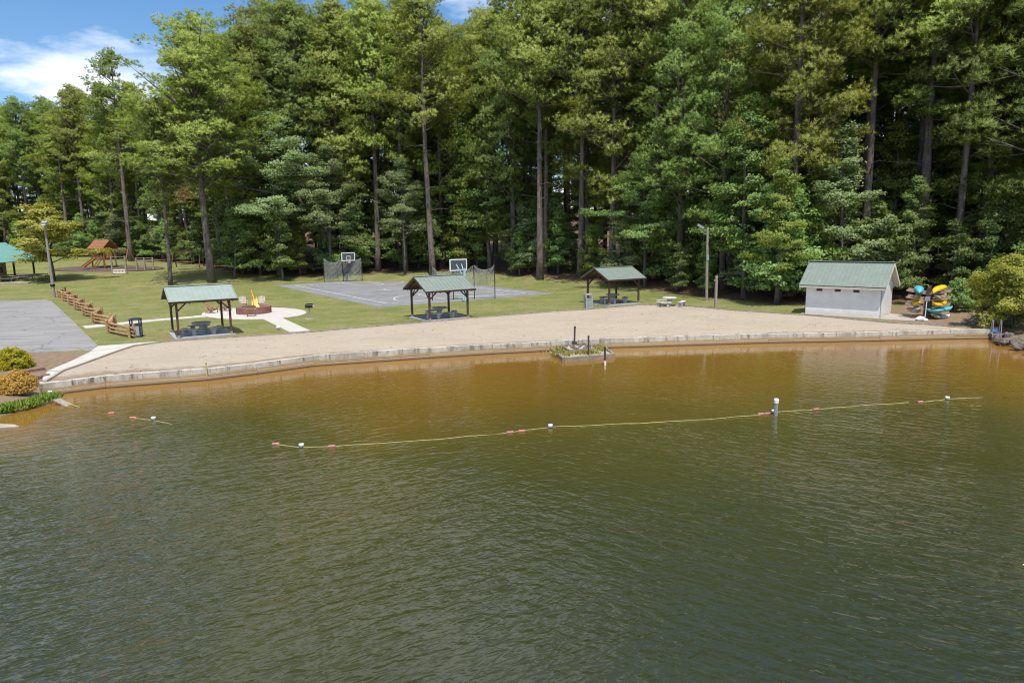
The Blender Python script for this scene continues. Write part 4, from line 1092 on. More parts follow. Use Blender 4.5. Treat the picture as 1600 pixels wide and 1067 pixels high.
# ------------------------------------------------------------------ basketball hoops and ball nets
def hoop(px_court, rz, label, polem):
    x, y = court(*px_court); t = empty('basketball_hoop', (x, y, .02), rz, label, 'basketball hoop', 'basketball hoops')
    # local -y looks into the court
    MB().box((0, 0, 1.6), (.16, .18, 3.2)).build('pole', M[polem], t)
    MB().box((0, -.14, .9), (.34, .12, 1.7)).build('pole_pad', M[polem], t)
    a = MB()
    for s in (-1, 1): a.beam((s * .07, 0, 2.3), (s * .30, -1.10, 3.55), .06, .08); a.beam((s * .07, 0, 3.05), (s * .30, -1.10, 3.05), .06, .08)
    a.build('arm', M[polem], t)
    bd = MB().box((0, -1.2, 3.48), (1.83, .03, 1.07)).build('backboard', M['acrylic'], t)
    f = MB()
    for z in (2.95, 4.01): f.box((0, -1.2, z), (1.93, .06, .10))
    for x_ in (-.92, .92): f.box((x_, -1.2, 3.48), (.10, .06, .97))
    f.build('frame', M['white_plastic'], bd)
    q = MB()
    for z in (3.10, 3.55): q.box((0, -1.222, z), (.61, .012, .06))
    for x_ in (-.28, .28): q.box((x_, -1.222, 3.325), (.06, .012, .39))
    q.build('target_square', M['white_plastic'], bd)
    MB().box((0, -1.29, 3.05), (.2, .16, .12)).build('bracket', M['red_paint'], t)
    MB().tube([(.23 * math.cos(k * math.pi / 9), -1.58 + .23 * math.sin(k * math.pi / 9), 3.05) for k in range(19)], .022, 6, False).build('rim', M['red_paint'], t)
    nt_ = MB()
    for k in range(12):
        for dr in (1, -1):
            P_ = [((.23 - .09 * j / 4) * math.cos(k * .5236 + dr * j * .26), -1.58 + (.23 - .09 * j / 4) * math.sin(k * .5236 + dr * j * .26), 3.04 - j * .11) for j in range(5)]
            nt_.tube(P_, .012, 3, False)
    nt_.build('net', M['cord'], t)
    return t
ang = math.atan2(ul[1], ul[0])
hoop((-.4, VC), ang + math.pi / 2, 'basketball hoop with dark pole at the far end of the court facing the lake', 'navy_metal')
hoop((LEN + .3, VC - 1.15), ang - math.pi / 2, 'basketball hoop with light blue pole at the near end of the court behind the shelter', 'blue_pad')

def ball_net(A, B, label, h, bottom, npost=3, sag=.5):
    A, B = np.array(A), np.array(B); v = B - A; L_ = np.linalg.norm(v); rz = math.atan2(v[1], v[0])
    t = empty('ball_net', (A[0], A[1], 0), rz, label, 'net', 'ball stop nets at the court ends')
    for k in range(npost): MB().tube([(L_ * k / (npost - 1), 0, -.05), (L_ * k / (npost - 1), 0, h + .1)], .045, 7).build('post', M['black_metal'], t)
    bay = L_ / (npost - 1); nx = int(L_ / .13); nzr = int((h - bottom) / .13); g = MB(); rn = np.random.RandomState(int(h * 10))
    wob = rn.uniform(-.12, .12, nx + 1)
    def P(i, j):
        x = L_ * i / nx; u = (x % bay) / bay; top = h - sag * 4 * u * (1 - u) * (1 + .2 * math.sin(x)); f = j / nzr
        return Vector((x + .05 * math.sin(j * .9 + i), wob[i] * f + .16 * math.sin(x * 2.1 + f * 3) * f, top + (bottom - top) * f))
    for i in range(0, nx + 1):
        for j in range(nzr):
            p, q = P(i, j), P(i, j + 1); g.add([p + Vector((-.014, 0, 0)), p + Vector((.014, 0, 0)), q + Vector((.014, 0, 0)), q + Vector((-.014, 0, 0))], [(0, 1, 2, 3)])
    for j in range(nzr + 1):
        for i in range(nx):
            p, q = P(i, j), P(i + 1, j); w_ = .03 if j == 0 else .014; g.add([p + Vector((0, .003, -w_)), q + Vector((0, .003, -w_)), q + Vector((0, .003, w_)), p + Vector((0, .003, w_))], [(0, 1, 2, 3)])
    g.build('netting', M['netting'], t)
n0 = at(507, 440.5); n1 = at(566, 439.5)
ball_net(n0[:2], n1[:2], 'tall sagging grey-green ball net behind the far basketball hoop', 3.3, .15, 3, .55)
ball_net(at(676, 470)[:2], at(773.5, 466.5)[:2], 'sagging ball net on thin posts beside the near basketball hoop', 3.4, 1.35, 4, .6)

# ------------------------------------------------------------------ poles
lp = gnd(85, 465)
t = empty('light_pole', (lp[0], lp[1], lp[2] - .1), 0, 'leaning pale grey pole with floodlight on top beside the rail fence', 'light pole')
MB().tube([(0, 0, 0), (-.08, 0, 4), (-.12, 0, 8.2)], [.17, .14, .11], 10).build('pole', M['timber_grey'], t)
MB().box((-.02, -.03, 1.5), (.36, .36, .25)).build('strap', M['black_metal'], t)
MB().tube([(-.12, 0, 8.0), (.1, -.25, 8.35)], .04, 6).build('bracket', M['grey_metal'], t)
l_ = MB().box((.18, -.42, 8.5), (.55, .55, .32), M=Matrix.Rotation(.35, 3, 'X')).build('lamp_head', M['grey_panel'], t)
MB().box((.18, -.57, 8.36), (.44, .4, .02), M=Matrix.Rotation(.35, 3, 'X')).build('lens', M['white_plastic'], l_)
lp = gnd(1104, 470)
t = empty('light_pole', (lp[0], lp[1], lp[2] - .1), 0, 'wooden pole with curved lamp arm at the wood edge beside the third shelter', 'light pole')
MB().tube([(0, 0, 0), (-.05, 0, 3.4), (-.08, 0, 6.9)], [.14, .125, .105], 10).build('pole', M['timber_grey'], t)
MB().tube([(-.1, 0, 6.3), (-.35, -.1, 6.25), (-.55, -.15, 6.45), (-.62, -.18, 6.8)], .035, 7).build('arm', M['grey_metal'], t)
l_ = MB().box((-.82, -.25, 6.98), (.62, .3, .2), M=Matrix.Rotation(.55, 3, 'Y')).build('lamp_head', M['grey_metal'], t)
MB().tube([(.1, -.02, 2.2), (.45, 0, 1.4), (.42, -.03, .7), (.12, -.02, .12)], .016, 5).build('cable', M['black_metal'], t)
MB().box((-.04, -.10, 4.1), (.22, .1, .5)).build('meter_box', M['grey_metal'], t)
lp = at(1118, 481)
t = empty('wooden_post', lp, .2, 'short thick weathered post at the sand edge near the lamp pole', 'post')
MB().box((0, 0, 1.35), (.17, .17, 2.8)).build('shaft', M['timber_grey'], t); MB().box((-.14, 0, 2.35), (.14, .07, .12)).build('cleat', M['timber_grey'], t)

# ------------------------------------------------------------------ white block hut
a, b2 = np.array(at(1257, 490.5)[:2]), np.array(at(1375, 498)[:2]); u = (b2 - a) / np.linalg.norm(b2 - a); n_ = np.array([-u[1], u[0]])
HW, HD, HH = float(np.linalg.norm(b2 - a)) * .98, 3.5, 2.5
hc = (a + b2) / 2 + n_ * HD / 2; hrz = math.atan2(u[1], u[0])
hut = empty('block_hut', (hc[0], hc[1], 0), hrz, 'white painted block hut with green ribbed metal roof at the end of the beach', 'hut')
tk = .19
w = MB()
w.box((0, -HD / 2 + tk / 2, HH / 2), (HW, tk, HH)).build('front_wall', M['block'], hut)
MB().box((0, HD / 2 - tk / 2, HH / 2), (HW, tk, HH)).build('back_wall', M['block'], hut)
rise, ov, og = 1.35, .42, .42
for s in (-1, 1):
    g = MB(); x0, x1 = s * HW / 2 - s * tk, s * HW / 2
    xa, xb = min(x0, x1), max(x0, x1); y = HD / 2 - tk - .002
    g.add([(xa, -y, 0), (xb, -y, 0), (xb, y, 0), (xa, y, 0), (xa, -y, HH), (xb, -y, HH), (xb, y, HH), (xa, y, HH)], [(0, 3, 2, 1), (0, 1, 5, 4), (1, 2, 6, 5), (2, 3, 7, 6), (3, 0, 4, 7), (4, 5, 6, 7)])
    g.build('end_wall', M['block'], hut)
    G = MB(); gy = HD / 2; G.add([(xa, -gy, HH + .003), (xb, -gy, HH + .003), (xb, gy, HH + .003), (xa, gy, HH + .003), (xa, 0, HH + rise * .93), (xb, 0, HH + rise * .93)], [(0, 3, 2, 1), (0, 1, 5, 4), (1, 2, 5), (2, 3, 4, 5), (3, 0, 4)])
    G.build('gable', M['white_trim'], hut)
eh = HD / 2 + ov; slope = rise / (HD / 2); ez = HH - ov * slope + .05
for sy in (-1, 1):
    e = Vector((0, sy * eh, ez + .04)); rdg = Vector((0, 0, HH + rise + .10)); d = (rdg - e).normalized(); n = Vector((0, sy * d.z, abs(d.y))).normalized()
    Mx = Matrix((Vector((1, 0, 0)), d, n)).transposed()
    if Mx.determinant() < 0: Mx = Matrix((Vector((-1, 0, 0)), d, n)).transposed()
    mid = (e + rdg) / 2; L_ = (rdg - e).length; RL = HW + 2 * og
    MB().box(mid, (RL - .06, L_ - .05, .07), M=Mx).build('roof_deck', M['white_trim'], hut)
    mb = MB().box(mid + n * .05, (RL, L_ + .08, .02), M=Mx)
    for i in range(21): mb.box(mid + n * .076 + Vector((-RL / 2 + .03 + (RL - .06) * i / 20, 0, 0)), (.045, L_ + .07, .02), M=Mx)
    mb.build('roof_panel', M['roof_green'], hut)
    MB().box((0, sy * (eh + .015), ez - .02), (RL, .035, .19)).build('fascia', M['white_trim'], hut)
    MB().box((0, sy * (eh + .045), ez + .06), (RL, .04, .05)).build('drip_edge', M['black_metal'], hut)
    for s in (-1, 1): MB().beam(e + Vector((s * (RL / 2 - .02), 0, -.06)), rdg + Vector((s * (RL / 2 - .02), 0, -.06)), .045, .2, up=tuple(n)).build('barge_board', M['white_trim'], hut)
MB().beam((-HW / 2 - og - .01, 0, HH + rise + .19), (HW / 2 + og + .01, 0, HH + rise + .19), .34, .03).build('ridge_cap', M['roof_green'], hut)
MB().box((0, -eh + ov / 2 + .03, ez - .03), (HW + 2 * og - .1, ov - .04, .02)).build('soffit', M['white_trim'], hut)
for fx in (.185, .435, .685):
    x = -HW / 2 + HW * fx
    v = MB().box((x, -HD / 2 - .012, 1.93), (.42, .025, .18)).build('vent', M['vent'], hut)
    lv = MB()
    for j in range(4): lv.box((x, -HD / 2 - .03, 1.87 + j * .042), (.38, .012, .012))
    lv.build('louvre', M['timber_brown'], v)
MB().tube([(-HW / 2 - .05, -HD / 2 + .25, 0), (-HW / 2 - .05, -HD / 2 + .25, 2.1)], .035, 7).build('downpipe', M['white_plastic'], hut)
MB().tube([(HW / 2 + .04, -HD / 2 + .06, 0), (HW / 2 + .04, -HD / 2 + .06, 2.0)], .022, 6).build('conduit', M['grey_metal'], hut)
px_ = lambda x, y: tuple((hc + u * x + n_ * y).tolist())
sheet('hut_apron', [px_(-HW / 2 - .3, -HD / 2 - .25), px_(HW / 2 + .2, -HD / 2 - .45), px_(HW / 2 + 2.3, -HD / 2 - .35), px_(HW / 2 + 2.2, HD / 2 - .4), px_(-HW / 2 - .3, HD / 2 + .2)], .05, M['concrete_old'], .12)

# ------------------------------------------------------------------ boat rack with kayaks
rk = at(1447, 498); RZ = -.60
rack = empty('boat_rack', (rk[0], rk[1], 0), RZ, 'dark timber boat rack with pale cross arms holding small coloured kayaks', 'rack')
levels = (.42, .90, 1.39, 1.88)
for y in (0, .9, 1.8):
    MB().box((0, y, 1.08), (.2, .2, 2.2)).build('post', M['timber_post'], rack)
    for s in (-1, 1):
        MB().box((s * .16, y, .75), (.10, .16, 1.5)).build('upright', M['timber_post'], rack)
        for z in levels: MB().beam((s * .1, y, z - .08), (s * 1.38, y, z + .14), .09, .09).build('cross_arm', M['timber_rack'], rack)
for s in (-1, 1): MB().beam((s * .0, 0, 2.72), (s * .0, 1.5, 2.72), .12, .12) if s < 0 else None
MB().beam((0, -.1, 2.22), (0, 1.9, 2.22), .14, .12).build('top_beam', M['timber_post'], rack)
MB().beam((0, 0, .12), (0, 1.5, .12), .2, .2).build('sill', M['timber_post'], rack)
def kayak_mesh(m, L_=2.6, W=.74, D=.36):
    V, Fc = [], []; ns, nr = 15, 12
    for i in range(ns):
        s = i / (ns - 1); k = max(.02, math.sin(math.pi * s) ** .62); rk_ = .17 * (2 * s - 1) ** 4
        for j in range(nr):
            a = 2 * math.pi * j / nr; c, si = math.cos(a), math.sin(a)
            x = W / 2 * k * math.copysign(abs(c) ** .8, c); z = (D * .66 * si * k ** .5 if si < 0 else D * .34 * si * k ** .8)
            V.append((x, (s - .5) * L_, D * .66 + z + rk_))
    for i in range(ns - 1):
        for j in range(nr): Fc.append((i * nr + j, i * nr + (j + 1) % nr, (i + 1) * nr + (j + 1) % nr, (i + 1) * nr + j))
    Fc += [tuple(range(nr)), tuple(reversed(range((ns - 1) * nr, ns * nr)))]
    return MB().add(V, Fc).mesh('hull', M[m], True)
cock = MB()
cv = [(.22 * math.cos(k * math.pi / 8), .42 * math.sin(k * math.pi / 8), .355) for k in range(16)]
cock.add(cv + [(x * 1.12, y * 1.08, .335) for x, y, z in cv] + [(x * .9, y * .93, .30) for x, y, z in cv], [(i, (i + 1) % 16, 16 + (i + 1) % 16, 16 + i) for i in range(16)] + [(i, (i + 1) % 16, 32 + (i + 1) % 16, 32 + i) for i in range(16)] + [tuple(range(32, 48))])
rim_m = cock.mesh('cockpit', M['dark_cockpit'])
def kayak(x, z, m, label, roll=0.0, yaw=0.0, pitch=0.0, y=.45, s=1.0):
    s *= .86
    p = Vector((rk[0], rk[1], 0)) + Matrix.Rotation(RZ, 3, 'Z') @ Vector((x, y, z))
    t = empty('kayak', p, 0, label, 'kayak', 'small plastic kayaks on the boat rack')
    t.rotation_euler = (Matrix.Rotation(RZ + yaw, 3, 'Z') @ Matrix.Rotation(pitch, 3, 'X') @ Matrix.Rotation(roll, 3, 'Y')).to_euler(); t.scale = (s, s, s)
    link('hull', kayak_mesh(m), t); link('cockpit', rim_m, t)
PI = math.pi
kayak(-0.59, 2.32, 'kayak_cyan', 'cyan kayak lying upside down on the top left arms of the rack', PI + .1, .12, .06, .35, 1.05)
kayak(0.64, 2.40, 'kayak_yellow', 'bright yellow kayak lying upside down on the top right arms of the rack', PI - .12, -.26, .08, .4, 1.1)
kayak(-0.58, 1.48, 'kayak_tan', 'dull tan kayak below the cyan one on the left of the rack', -.5, .05, 0)
kayak(0.62, 1.47, 'kayak_tan', 'dull tan kayak below the bright yellow one on the right of the rack', .55, -.25, 0)
kayak(-0.64, 0.95, 'kayak_yellow', 'yellow kayak tilted on the lower left arms of the rack', -.35, .18, 0, .3, .95)
kayak(0.66, 0.97, 'kayak_yellow', 'yellow kayak tilted on the lower right arms of the rack', .42, -.35, .04, .3, .95)
kayak(-0.61, 0.48, 'kayak_grey', 'pale grey-green kayak on the bottom left arms of the rack', -.55, .1, 0, .3)
kayak(0.76, 0.50, 'kayak_cyan', 'cyan kayak lying flat on the bottom right arms of the rack', .12, -.75, .05, .2, 1.0)
kayak(0.64, 0.02, 'kayak_grey', 'dark grey-green kayak on the ground under the bottom right arms', .3, -.1, 0, .55, .9)
kayak(1.00, 0.02, 'white_plastic', 'white kayak on the soil at the right foot of the rack', .25, -.5, 0, .9, .62)
sp_ = at(1444.5, 501.5)
sg = empty('rack_sign', sp_, -.1, 'small grey notice on a thin white pole in front of the boat rack', 'sign')
MB().tube([(0, 0, 0), (.06, 0, 1.45)], .028, 7).build('pole', M['white_plastic'], sg); MB().box((.07, -.03, 1.58), (.36, .03, .3)).build('panel', M['sign_grey'], sg)
def lump(name, loc, size, m, label, cat, seed, n=2):
    rng_ = np.random.RandomState(seed); vs, fs = [], []
    for i in range(6):
        for j in range(9):
            th, ph = math.pi * (i + .02) / 5.04, 2 * math.pi * j / 9; k = 1 + rng_.uniform(-.18, .18)
            vs.append((size[0] * k * math.sin(th) * math.cos(ph), size[1] * k * math.sin(th) * math.sin(ph), size[2] * (.75 + k * math.cos(th))))
    for i in range(5):
        for j in range(9): fs.append((i * 9 + j, (i + 1) * 9 + j, (i + 1) * 9 + (j + 1) % 9, i * 9 + (j + 1) % 9))
    fs += [tuple(range(9))[::-1], tuple(range(45, 54))]
    o = MB().add(vs, fs).build(name, M[m]); o.location = loc
    return props(o, label, cat)
lump('white_rock', at(1438.5, 500.5), (.32, .24, .17), 'white_plastic', 'white painted rock at the foot of the sign before the rack', 'rock', 3)
lump('white_rock', at(1446, 502), (.18, .16, .12), 'white_plastic', 'smaller white painted rock right at the base of the sign pole', 'rock', 4)

# brush pile, ladder, bank stones at the right end of the wall
bp = at(1541, 506); br = MB(); rngt = random.Random(6)
for i in range(130):
    a = rngt.uniform(0, 6.28); r_ = rngt.uniform(0, 1) ** .7; p = Vector((1.5 * r_ * math.cos(a), .9 * r_ * math.sin(a), .62 * (1 - r_ ** 1.4) * rngt.uniform(.5, 1)))
    d = Vector((rngt.uniform(-1, 1), rngt.uniform(-1, 1), rngt.uniform(-.3, .3))).normalized() * rngt.uniform(.25, .75)
    br.tube([p - d, p + Vector((0, 0, .05)), p + d], [.022, .03, .012], 4)
o = br.build('brush_pile', M['twig']); o.location = (bp[0], bp[1], .08); props(o, 'heap of bleached cut branches on the bank above the wall end', 'brush pile')
ld = at(1556, 524, -.1)
t = empty('swim_ladder', ld, -.35, 'pale metal ladder rails leaning over the bank at the wall end', 'ladder')
for s in (-1, 1): MB().tube([(s * .22, .35, .05), (s * .22, .1, .95), (s * .22, -.1, .9), (s * .22, -.25, -.7)], .025, 7).build('rail', M['grey_metal'], t)
for z in (-.5, -.2, .1): MB().beam((-.22, -.17, z), (.22, -.17, z), .05, .03).build('rung', M['grey_metal'], t)
o = lump('blue_barrel', at(1554, 520, -.05), (.22, .18, .15), 'blue_plastic', 'blue plastic bundle lying beside the ladder at the wall end', 'bundle', 8)
rngs = random.Random(12)
sm = [lump_ for lump_ in ()]
def stone_mesh(seed):
    rng_ = np.random.RandomState(seed); vs, fs = [], []
    for i in range(4):
        for j in range(6):
            th, ph = math.pi * (i + .1) / 3.2, 2 * math.pi * j / 6; k = rng_.uniform(.75, 1.2)
            vs.append((.5 * k * math.sin(th) * math.cos(ph), .4 * k * math.sin(th) * math.sin(ph), .28 * k * math.cos(th) + .1))
    for i in range(3):
        for j in range(6): fs.append((i * 6 + j, (i + 1) * 6 + j, (i + 1) * 6 + (j + 1) % 6, i * 6 + (j + 1) % 6))
    fs += [tuple(range(6))[::-1], tuple(range(18, 24))]
    return MB().add(vs, fs).mesh('bank_stone', M['stone'])
SM = [stone_mesh(i) for i in range(4)]
for k in range(34):
    x = rngs.uniform(1552, 1612); y = 527 + (x - 1552) * .36 + rngs.uniform(-15, 5); p = at(x, y, -.35)
    o = link('bank_stone', SM[k % 4]); s = rngs.uniform(.3, .85); o.scale = (s, s, s); o.location = p; o.rotation_euler = (rngs.uniform(-.4, .4), rngs.uniform(-.4, .4), rngs.uniform(0, 6))
    props(o, 'grey-brown stone on the shady bank between the wall end and the overhanging bush', 'stone', 'stones on the bank at the wall end')

# ------------------------------------------------------------------ stepped platform in the water
tl, tr, bl, brr = [np.array(at(x, y, -.30)[:2]) for x, y in ((866, 550), (940, 543), (881, 558.5), (959, 552.5))]
plat = empty('swim_platform', (0, 0, 0), 0, 'low concrete box of sand and grass built out from the wall into the lake', 'platform')
tl2, tr2 = np.array(at(866, 546, -.3)[:2]) + np.array([-.1, .4]), np.array(at(938, 536, -.3)[:2])
PL = [bl, brr, tr2, tl2]
for a, b2 in ((bl, (bl + brr) / 2), ((bl + brr) / 2, brr), (brr, tr2), (tl2, bl)):
    v = (b2 - a) / np.linalg.norm(b2 - a); MB().beam((*(a + v * .01), -.72), (*(b2 - v * .01), -.72), .16, .84).build('side_wall', M['concrete_stained'], plat)
ce = sum(PL) / 4
sheet('fill', [tuple(ce + (p - ce) * .97) for p in PL], -.36, M['sand'], .3, None, plat)
i0, i1, i2, i3 = [np.array(at(x, y, -.18)[:2]) for x, y in ((890, 547), (928, 544), (922, 539), (880, 540.5))]
for a, b2 in ((i0, i1), (i3, i0)): MB().beam((*a, -.28), (*b2, -.28), .12, .24).build('inner_wall', M['concrete_stained'], plat)
sheet('inner_fill', [tuple(p) for p in (i0, i1, i2, i3)], -.19, M['gravel'], .2, None, plat)
rr = random.Random(3)
for k in range(26):
    w_ = (rr.random(), rr.random()); p = i0 + (i1 - i0) * w_[0] + (i3 - i0) * w_[1]; s = rr.uniform(.14, .32)
    o = link('rubble_stone', SM[k % 4], plat); o.location = (p[0], p[1], -.16); o.scale = (s, s, s); o.rotation_euler = (0, 0, rr.uniform(0, 6))
def post(px, py, z, h, r_, m, label, name='steel_post', lean=0.0, foot=False):
    p = at(px, py, z); t = empty(name, p, 0, label, 'post'); t.rotation_euler = (0, lean, 0)
    MB().tube([(0, 0, -.4), (0, 0, h)], r_, 9).build('shaft', M[m], t); MB().lathe([(r_ * 1.25, h - .02), (r_ * 1.25, h + .05), (r_ * .6, h + .08)], n=9).build('cap', M[m], t)
    if foot: MB().box((0, 0, .05), (.30, .30, .14)).build('foot', M[m], t)
    return t
post(897.5, 537, -.1, 1.0, .055, 'rust', 'rusty dark post standing on the wall top behind the platform', 'steel_post', .03, True)
post(919.5, 553, -.3, 1.0, .05, 'rust', 'rusty dark post on the front edge of the platform with rope tied on')
mk = post(945.5, 570.5, WATER_Z, .95, .055, 'rust', 'stained marker pipe standing in the water before the platform', 'marker_pipe', -.02)
MB().lathe([(.058, .0), (.058, .25)], n=9).build('pale_band', M['white_plastic'], mk)
pa, pb, pc = at(919.5, 553, -.3), at(932, 549, -.3), at(957, 552, -.3)
mb = MB().tube([(pa[0], pa[1], .62), ((pa[0] + pb[0]) / 2, (pa[1] + pb[1]) / 2, .0), (pb[0], pb[1], -.30), (pc[0] - .25, pc[1] + .1, -.28)], .025, 5)
props(mb.build('mooring_rope', M['cord']), 'pale slack rope tied from the platform post to its corner', 'rope')
post(322.5, 578, 0, .35, .035, 'rope', 'thin yellow-green stake against the lakeside face of the wall', 'marker_stake')

# grass tufts
def tufts(name, spots, n, h, m, label_kind='stuff', parent=None, seed=1, spread=.2):
    rng_ = np.random.RandomState(seed); C = np.array(spots)
    idx_ = rng_.randint(0, len(C), n); p = C[idx_] + rng_.normal(size=(n, 3)) * np.array([spread, spread, 0])
    d = rng_.normal(size=(n, 3)) * .38; d[:, 2] = 1; d = unit(d); w = unit(np.cross(d, rng_.normal(size=(n, 3)))) * .019
    L_ = h * rng_.uniform(.5, 1.2, (n, 1)); V = np.stack([p - w, p + w, p + d * L_], 1).reshape(-1, 3)
    nn = np.repeat(unit(rng_.normal(size=(n, 3)) * .3 + np.array([0, -.5, .9])), 3, 0)
    o = link(name, np_mesh(name, V, np.arange(3 * n).reshape(-1, 3), M[m], np.repeat(rng_.uniform(0, 1, n), 3), normals=nn), parent)
    return props(o, kind=label_kind)
bankline = [at(-30, 648, -.42), at(0, 643, -.42), at(30, 637, -.42), at(60, 629, -.40), at(84, 621, -.36), at(78, 619, -.28), at(40, 630, -.28), at(5, 637, -.28), at(-20, 641, -.28)]
bl2 = []
for a, b2 in zip(bankline[:-1], bankline[1:]):
    for k in range(6): bl2.append(tuple(np.array(a) + (np.array(b2) - np.array(a)) * k / 6))
tufts('bank_grass', bl2, 9000, .22, 'grass_blade', 'stuff', None, 5, .16)
gsp = [at(x, y, -.36) for x, y in ((872, 552), (878, 549), (884, 554), (890, 551), (876, 546), (912, 552), (916, 549), (934, 543), (938, 548), (930, 547), (925, 551), (908, 550))]
tufts('platform_grass', gsp, 3800, .20, 'grass_dry', 'stuff', plat, 6, .28)
tufts('wall_grass', [at(x, y, -.58) for x, y in ((842, 548), (850, 548), (858, 547.5), (864, 547), (938, 541), (944, 541), (948, 542))], 2600, .30, 'grass_blade', 'stuff', None, 7, .18)
tufts('lawn_edge_grass', [tuple((*(np.array(p) + np.array([0, .22])), 0.0)) for p in resample(SAND_BACK[4:-4], .5)], 9000, .10, 'grass_dry', 'stuff', None, 8, .12)

# leaf litter and twigs on the sand, floating leaves
rng_ = np.random.RandomState(4)
bb = np.array(sand_outline); P_ = np.stack([rng_.uniform(bb[:, 0].min(), bb[:, 0].max(), 4000), rng_.uniform(bb[:, 1].min(), bb[:, 1].max(), 4000)], 1)
P_ = P_[in_poly(P_, sand_outline)]
keep = (np.sin(P_[:, 0] * .9 + 1) * np.sin(P_[:, 1] * 1.1) + rng_.uniform(-.6, 1.2, len(P_)) > 1.15) | (seg_dist(P_, WALL_IN) < .6) & (rng_.rand(len(P_)) < .7)
P_ = P_[keep]; zs = sand_z(P_); ang_ = rng_.uniform(0, 6.28, len(P_)); s_l = rng_.uniform(.02, .07, len(P_))
dx, dy = np.cos(ang_) * s_l, np.sin(ang_) * s_l
V = np.stack([np.stack([P_[:, 0] - dx, P_[:, 1] - dy, zs + .012], 1), np.stack([P_[:, 0] + dy * .5, P_[:, 1] - dx * .5, zs + .03], 1), np.stack([P_[:, 0] + dx, P_[:, 1] + dy, zs + .012], 1), np.stack([P_[:, 0] - dy * .5, P_[:, 1] + dx * .5, zs + .035], 1)], 1).reshape(-1, 3)
M['litter'] = mat('dry_leaf_litter', (.13, .085, .055), (.07, .045, .03), scale=3, rough=.95)
props(link('sand_debris', np_mesh('sand_debris', V, np.arange(len(V)).reshape(-1, 4), M['litter'])), kind='stuff')

# ------------------------------------------------------------------ left bank: bushes, stones, plank, ramp
M['bush_l'] = M['bush_yellow']
def dome_bush(loc, r, h, m, label, seed):
    rng_ = np.random.RandomState(seed); n = 240
    q = unit(rng_.normal(size=(n, 3))); q[:, 2] = np.abs(q[:, 2]); k = rng_.uniform(.72, 1.06, n)
    C = q * np.array([r, r * .85, h]) * k[:, None] + np.array([0, 0, .12])
    V, T_, ti, nn = leaves(C, np.full(n, .17), 34, rng_, .095, .8, .7)
    t = empty('bush', loc, 0, label, 'bush')
    link('foliage', np_mesh('foliage', V, T_, M[m], ti, normals=nn), t)
    st = MB()
    for i in range(9):
        a = i * .7; st.tube([(.05 * math.cos(a), .05 * math.sin(a), -.1), (r * .45 * math.cos(a), r * .4 * math.sin(a), h * .5), (r * .7 * math.cos(a), r * .6 * math.sin(a), h * .8)], [.03, .02, .008], 4)
    st.build('stems', M['bark_grey'], t)
p = at(23, 576, -.05); dome_bush(p, .90, .98, 'bush_yellow', 'bright lime-yellow clipped bush on the brown bank beside the parking lot', 1)
p = at(33, 612, -.15); dome_bush(p, .66, .82, 'bush_orange', 'orange tinged bush on the bank just above the lakeside grass', 2)
p = at(6, 616, -.2); dome_bush(p, .55, .66, 'bush_orange', 'lower orange bush cut by the picture edge beside the larger orange one', 3)
p = at(-6, 582, -.1); dome_bush(p, .6, .6, 'bush_yellow', 'little lime bush at the picture edge beside the big lime one', 4)
for i, (x0, y0, x1, y1) in enumerate(((38, 582.5, 70, 577.5), (0, 592, 20, 587.5), (48, 592, 76, 586))):
    a, b2 = np.array(at(x0, y0, 0)), np.array(at(x1, y1, 0)); n = 3
    for k in range(n):
        p, q = a + (b2 - a) * (k + .03) / n, a + (b2 - a) * (k + .97) / n
        mb = MB().beam((p[0], p[1], .02 - .03 * i), (q[0], q[1], .03 - .03 * i), .24, .22)
        o = mb.build('edging_stone', M['stone_red']); props(o, ('upper reddish edging stone in the row right of the lime bush', 'reddish edging stone in the short row left behind the orange bush', 'lower reddish edging stone in the row right of the orange bush')[i], 'edging stone', 'reddish stones edging the bank steps')
a, b2 = np.array(at(88, 624, -.35)), np.array(at(117, 639, -.66)); pl_ = MB().beam(tuple(a), tuple(b2), .32, .06).build('plank', M['timber_grey']); props(pl_, 'bleached plank sliding from the grassy bank into the lake', 'plank')
o = lump('white_float', at(79, 616, -.32), (.13, .13, .10), 'white_plastic', 'small white float on the grass tip of the left bank', 'float', 5)
a, b2 = at(80, 617, -.25), at(124, 636, WATER_Z + .02); props(MB().tube([a, ((a[0] + b2[0]) / 2, (a[1] + b2[1]) / 2, -.46), b2], .018, 5).build('tie_rope', M['rope']), 'thin yellow rope running from the white float into the lake', 'rope')
sheet('boat_ramp', [at(x, y, WATER_Z)[:2] for x, y in ((-40, 672), (30, 667), (22, 664), (-40, 661))], WATER_Z + .03, M['concrete_old'], .2)

# ------------------------------------------------------------------ swim lines: rope runs and floats
def rope_run(pts, label, r_=.011):
    P_ = []
    for i, (x, y) in enumerate(pts):
        p = at(x, y, WATER_Z); P_.append((p[0], p[1], WATER_Z + .015))
    Q = []
    for a, b2 in zip(P_[:-1], P_[1:]):
        L_ = max(2, int(math.dist(a, b2) / .5))
        for k in range(L_):
            f = k / L_; Q.append((a[0] + (b2[0] - a[0]) * f + .02 * math.sin(k * 2.2 + a[0]), a[1] + (b2[1] - a[1]) * f + .03 * math.sin(k * 1.3 + a[0]), a[2] - .006 + .012 * math.sin(k * .37 + a[0]) + .006 * math.sin(k * 1.9)))
    Q.append(P_[-1]); props(MB().tube(Q, r_, 5).build('swim_rope', M['rope']), label, 'rope', 'yellow swim line ropes on the lake')
rope_run([(208, 653), (240, 656), (268, 663)], 'short yellow rope length with white float floating near the left bank')
rope_run([(428, 693.5), (470, 698.5), (520, 698), (640, 690), (795, 676), (860, 668)], 'long left run of yellow swim rope between red and white floats')
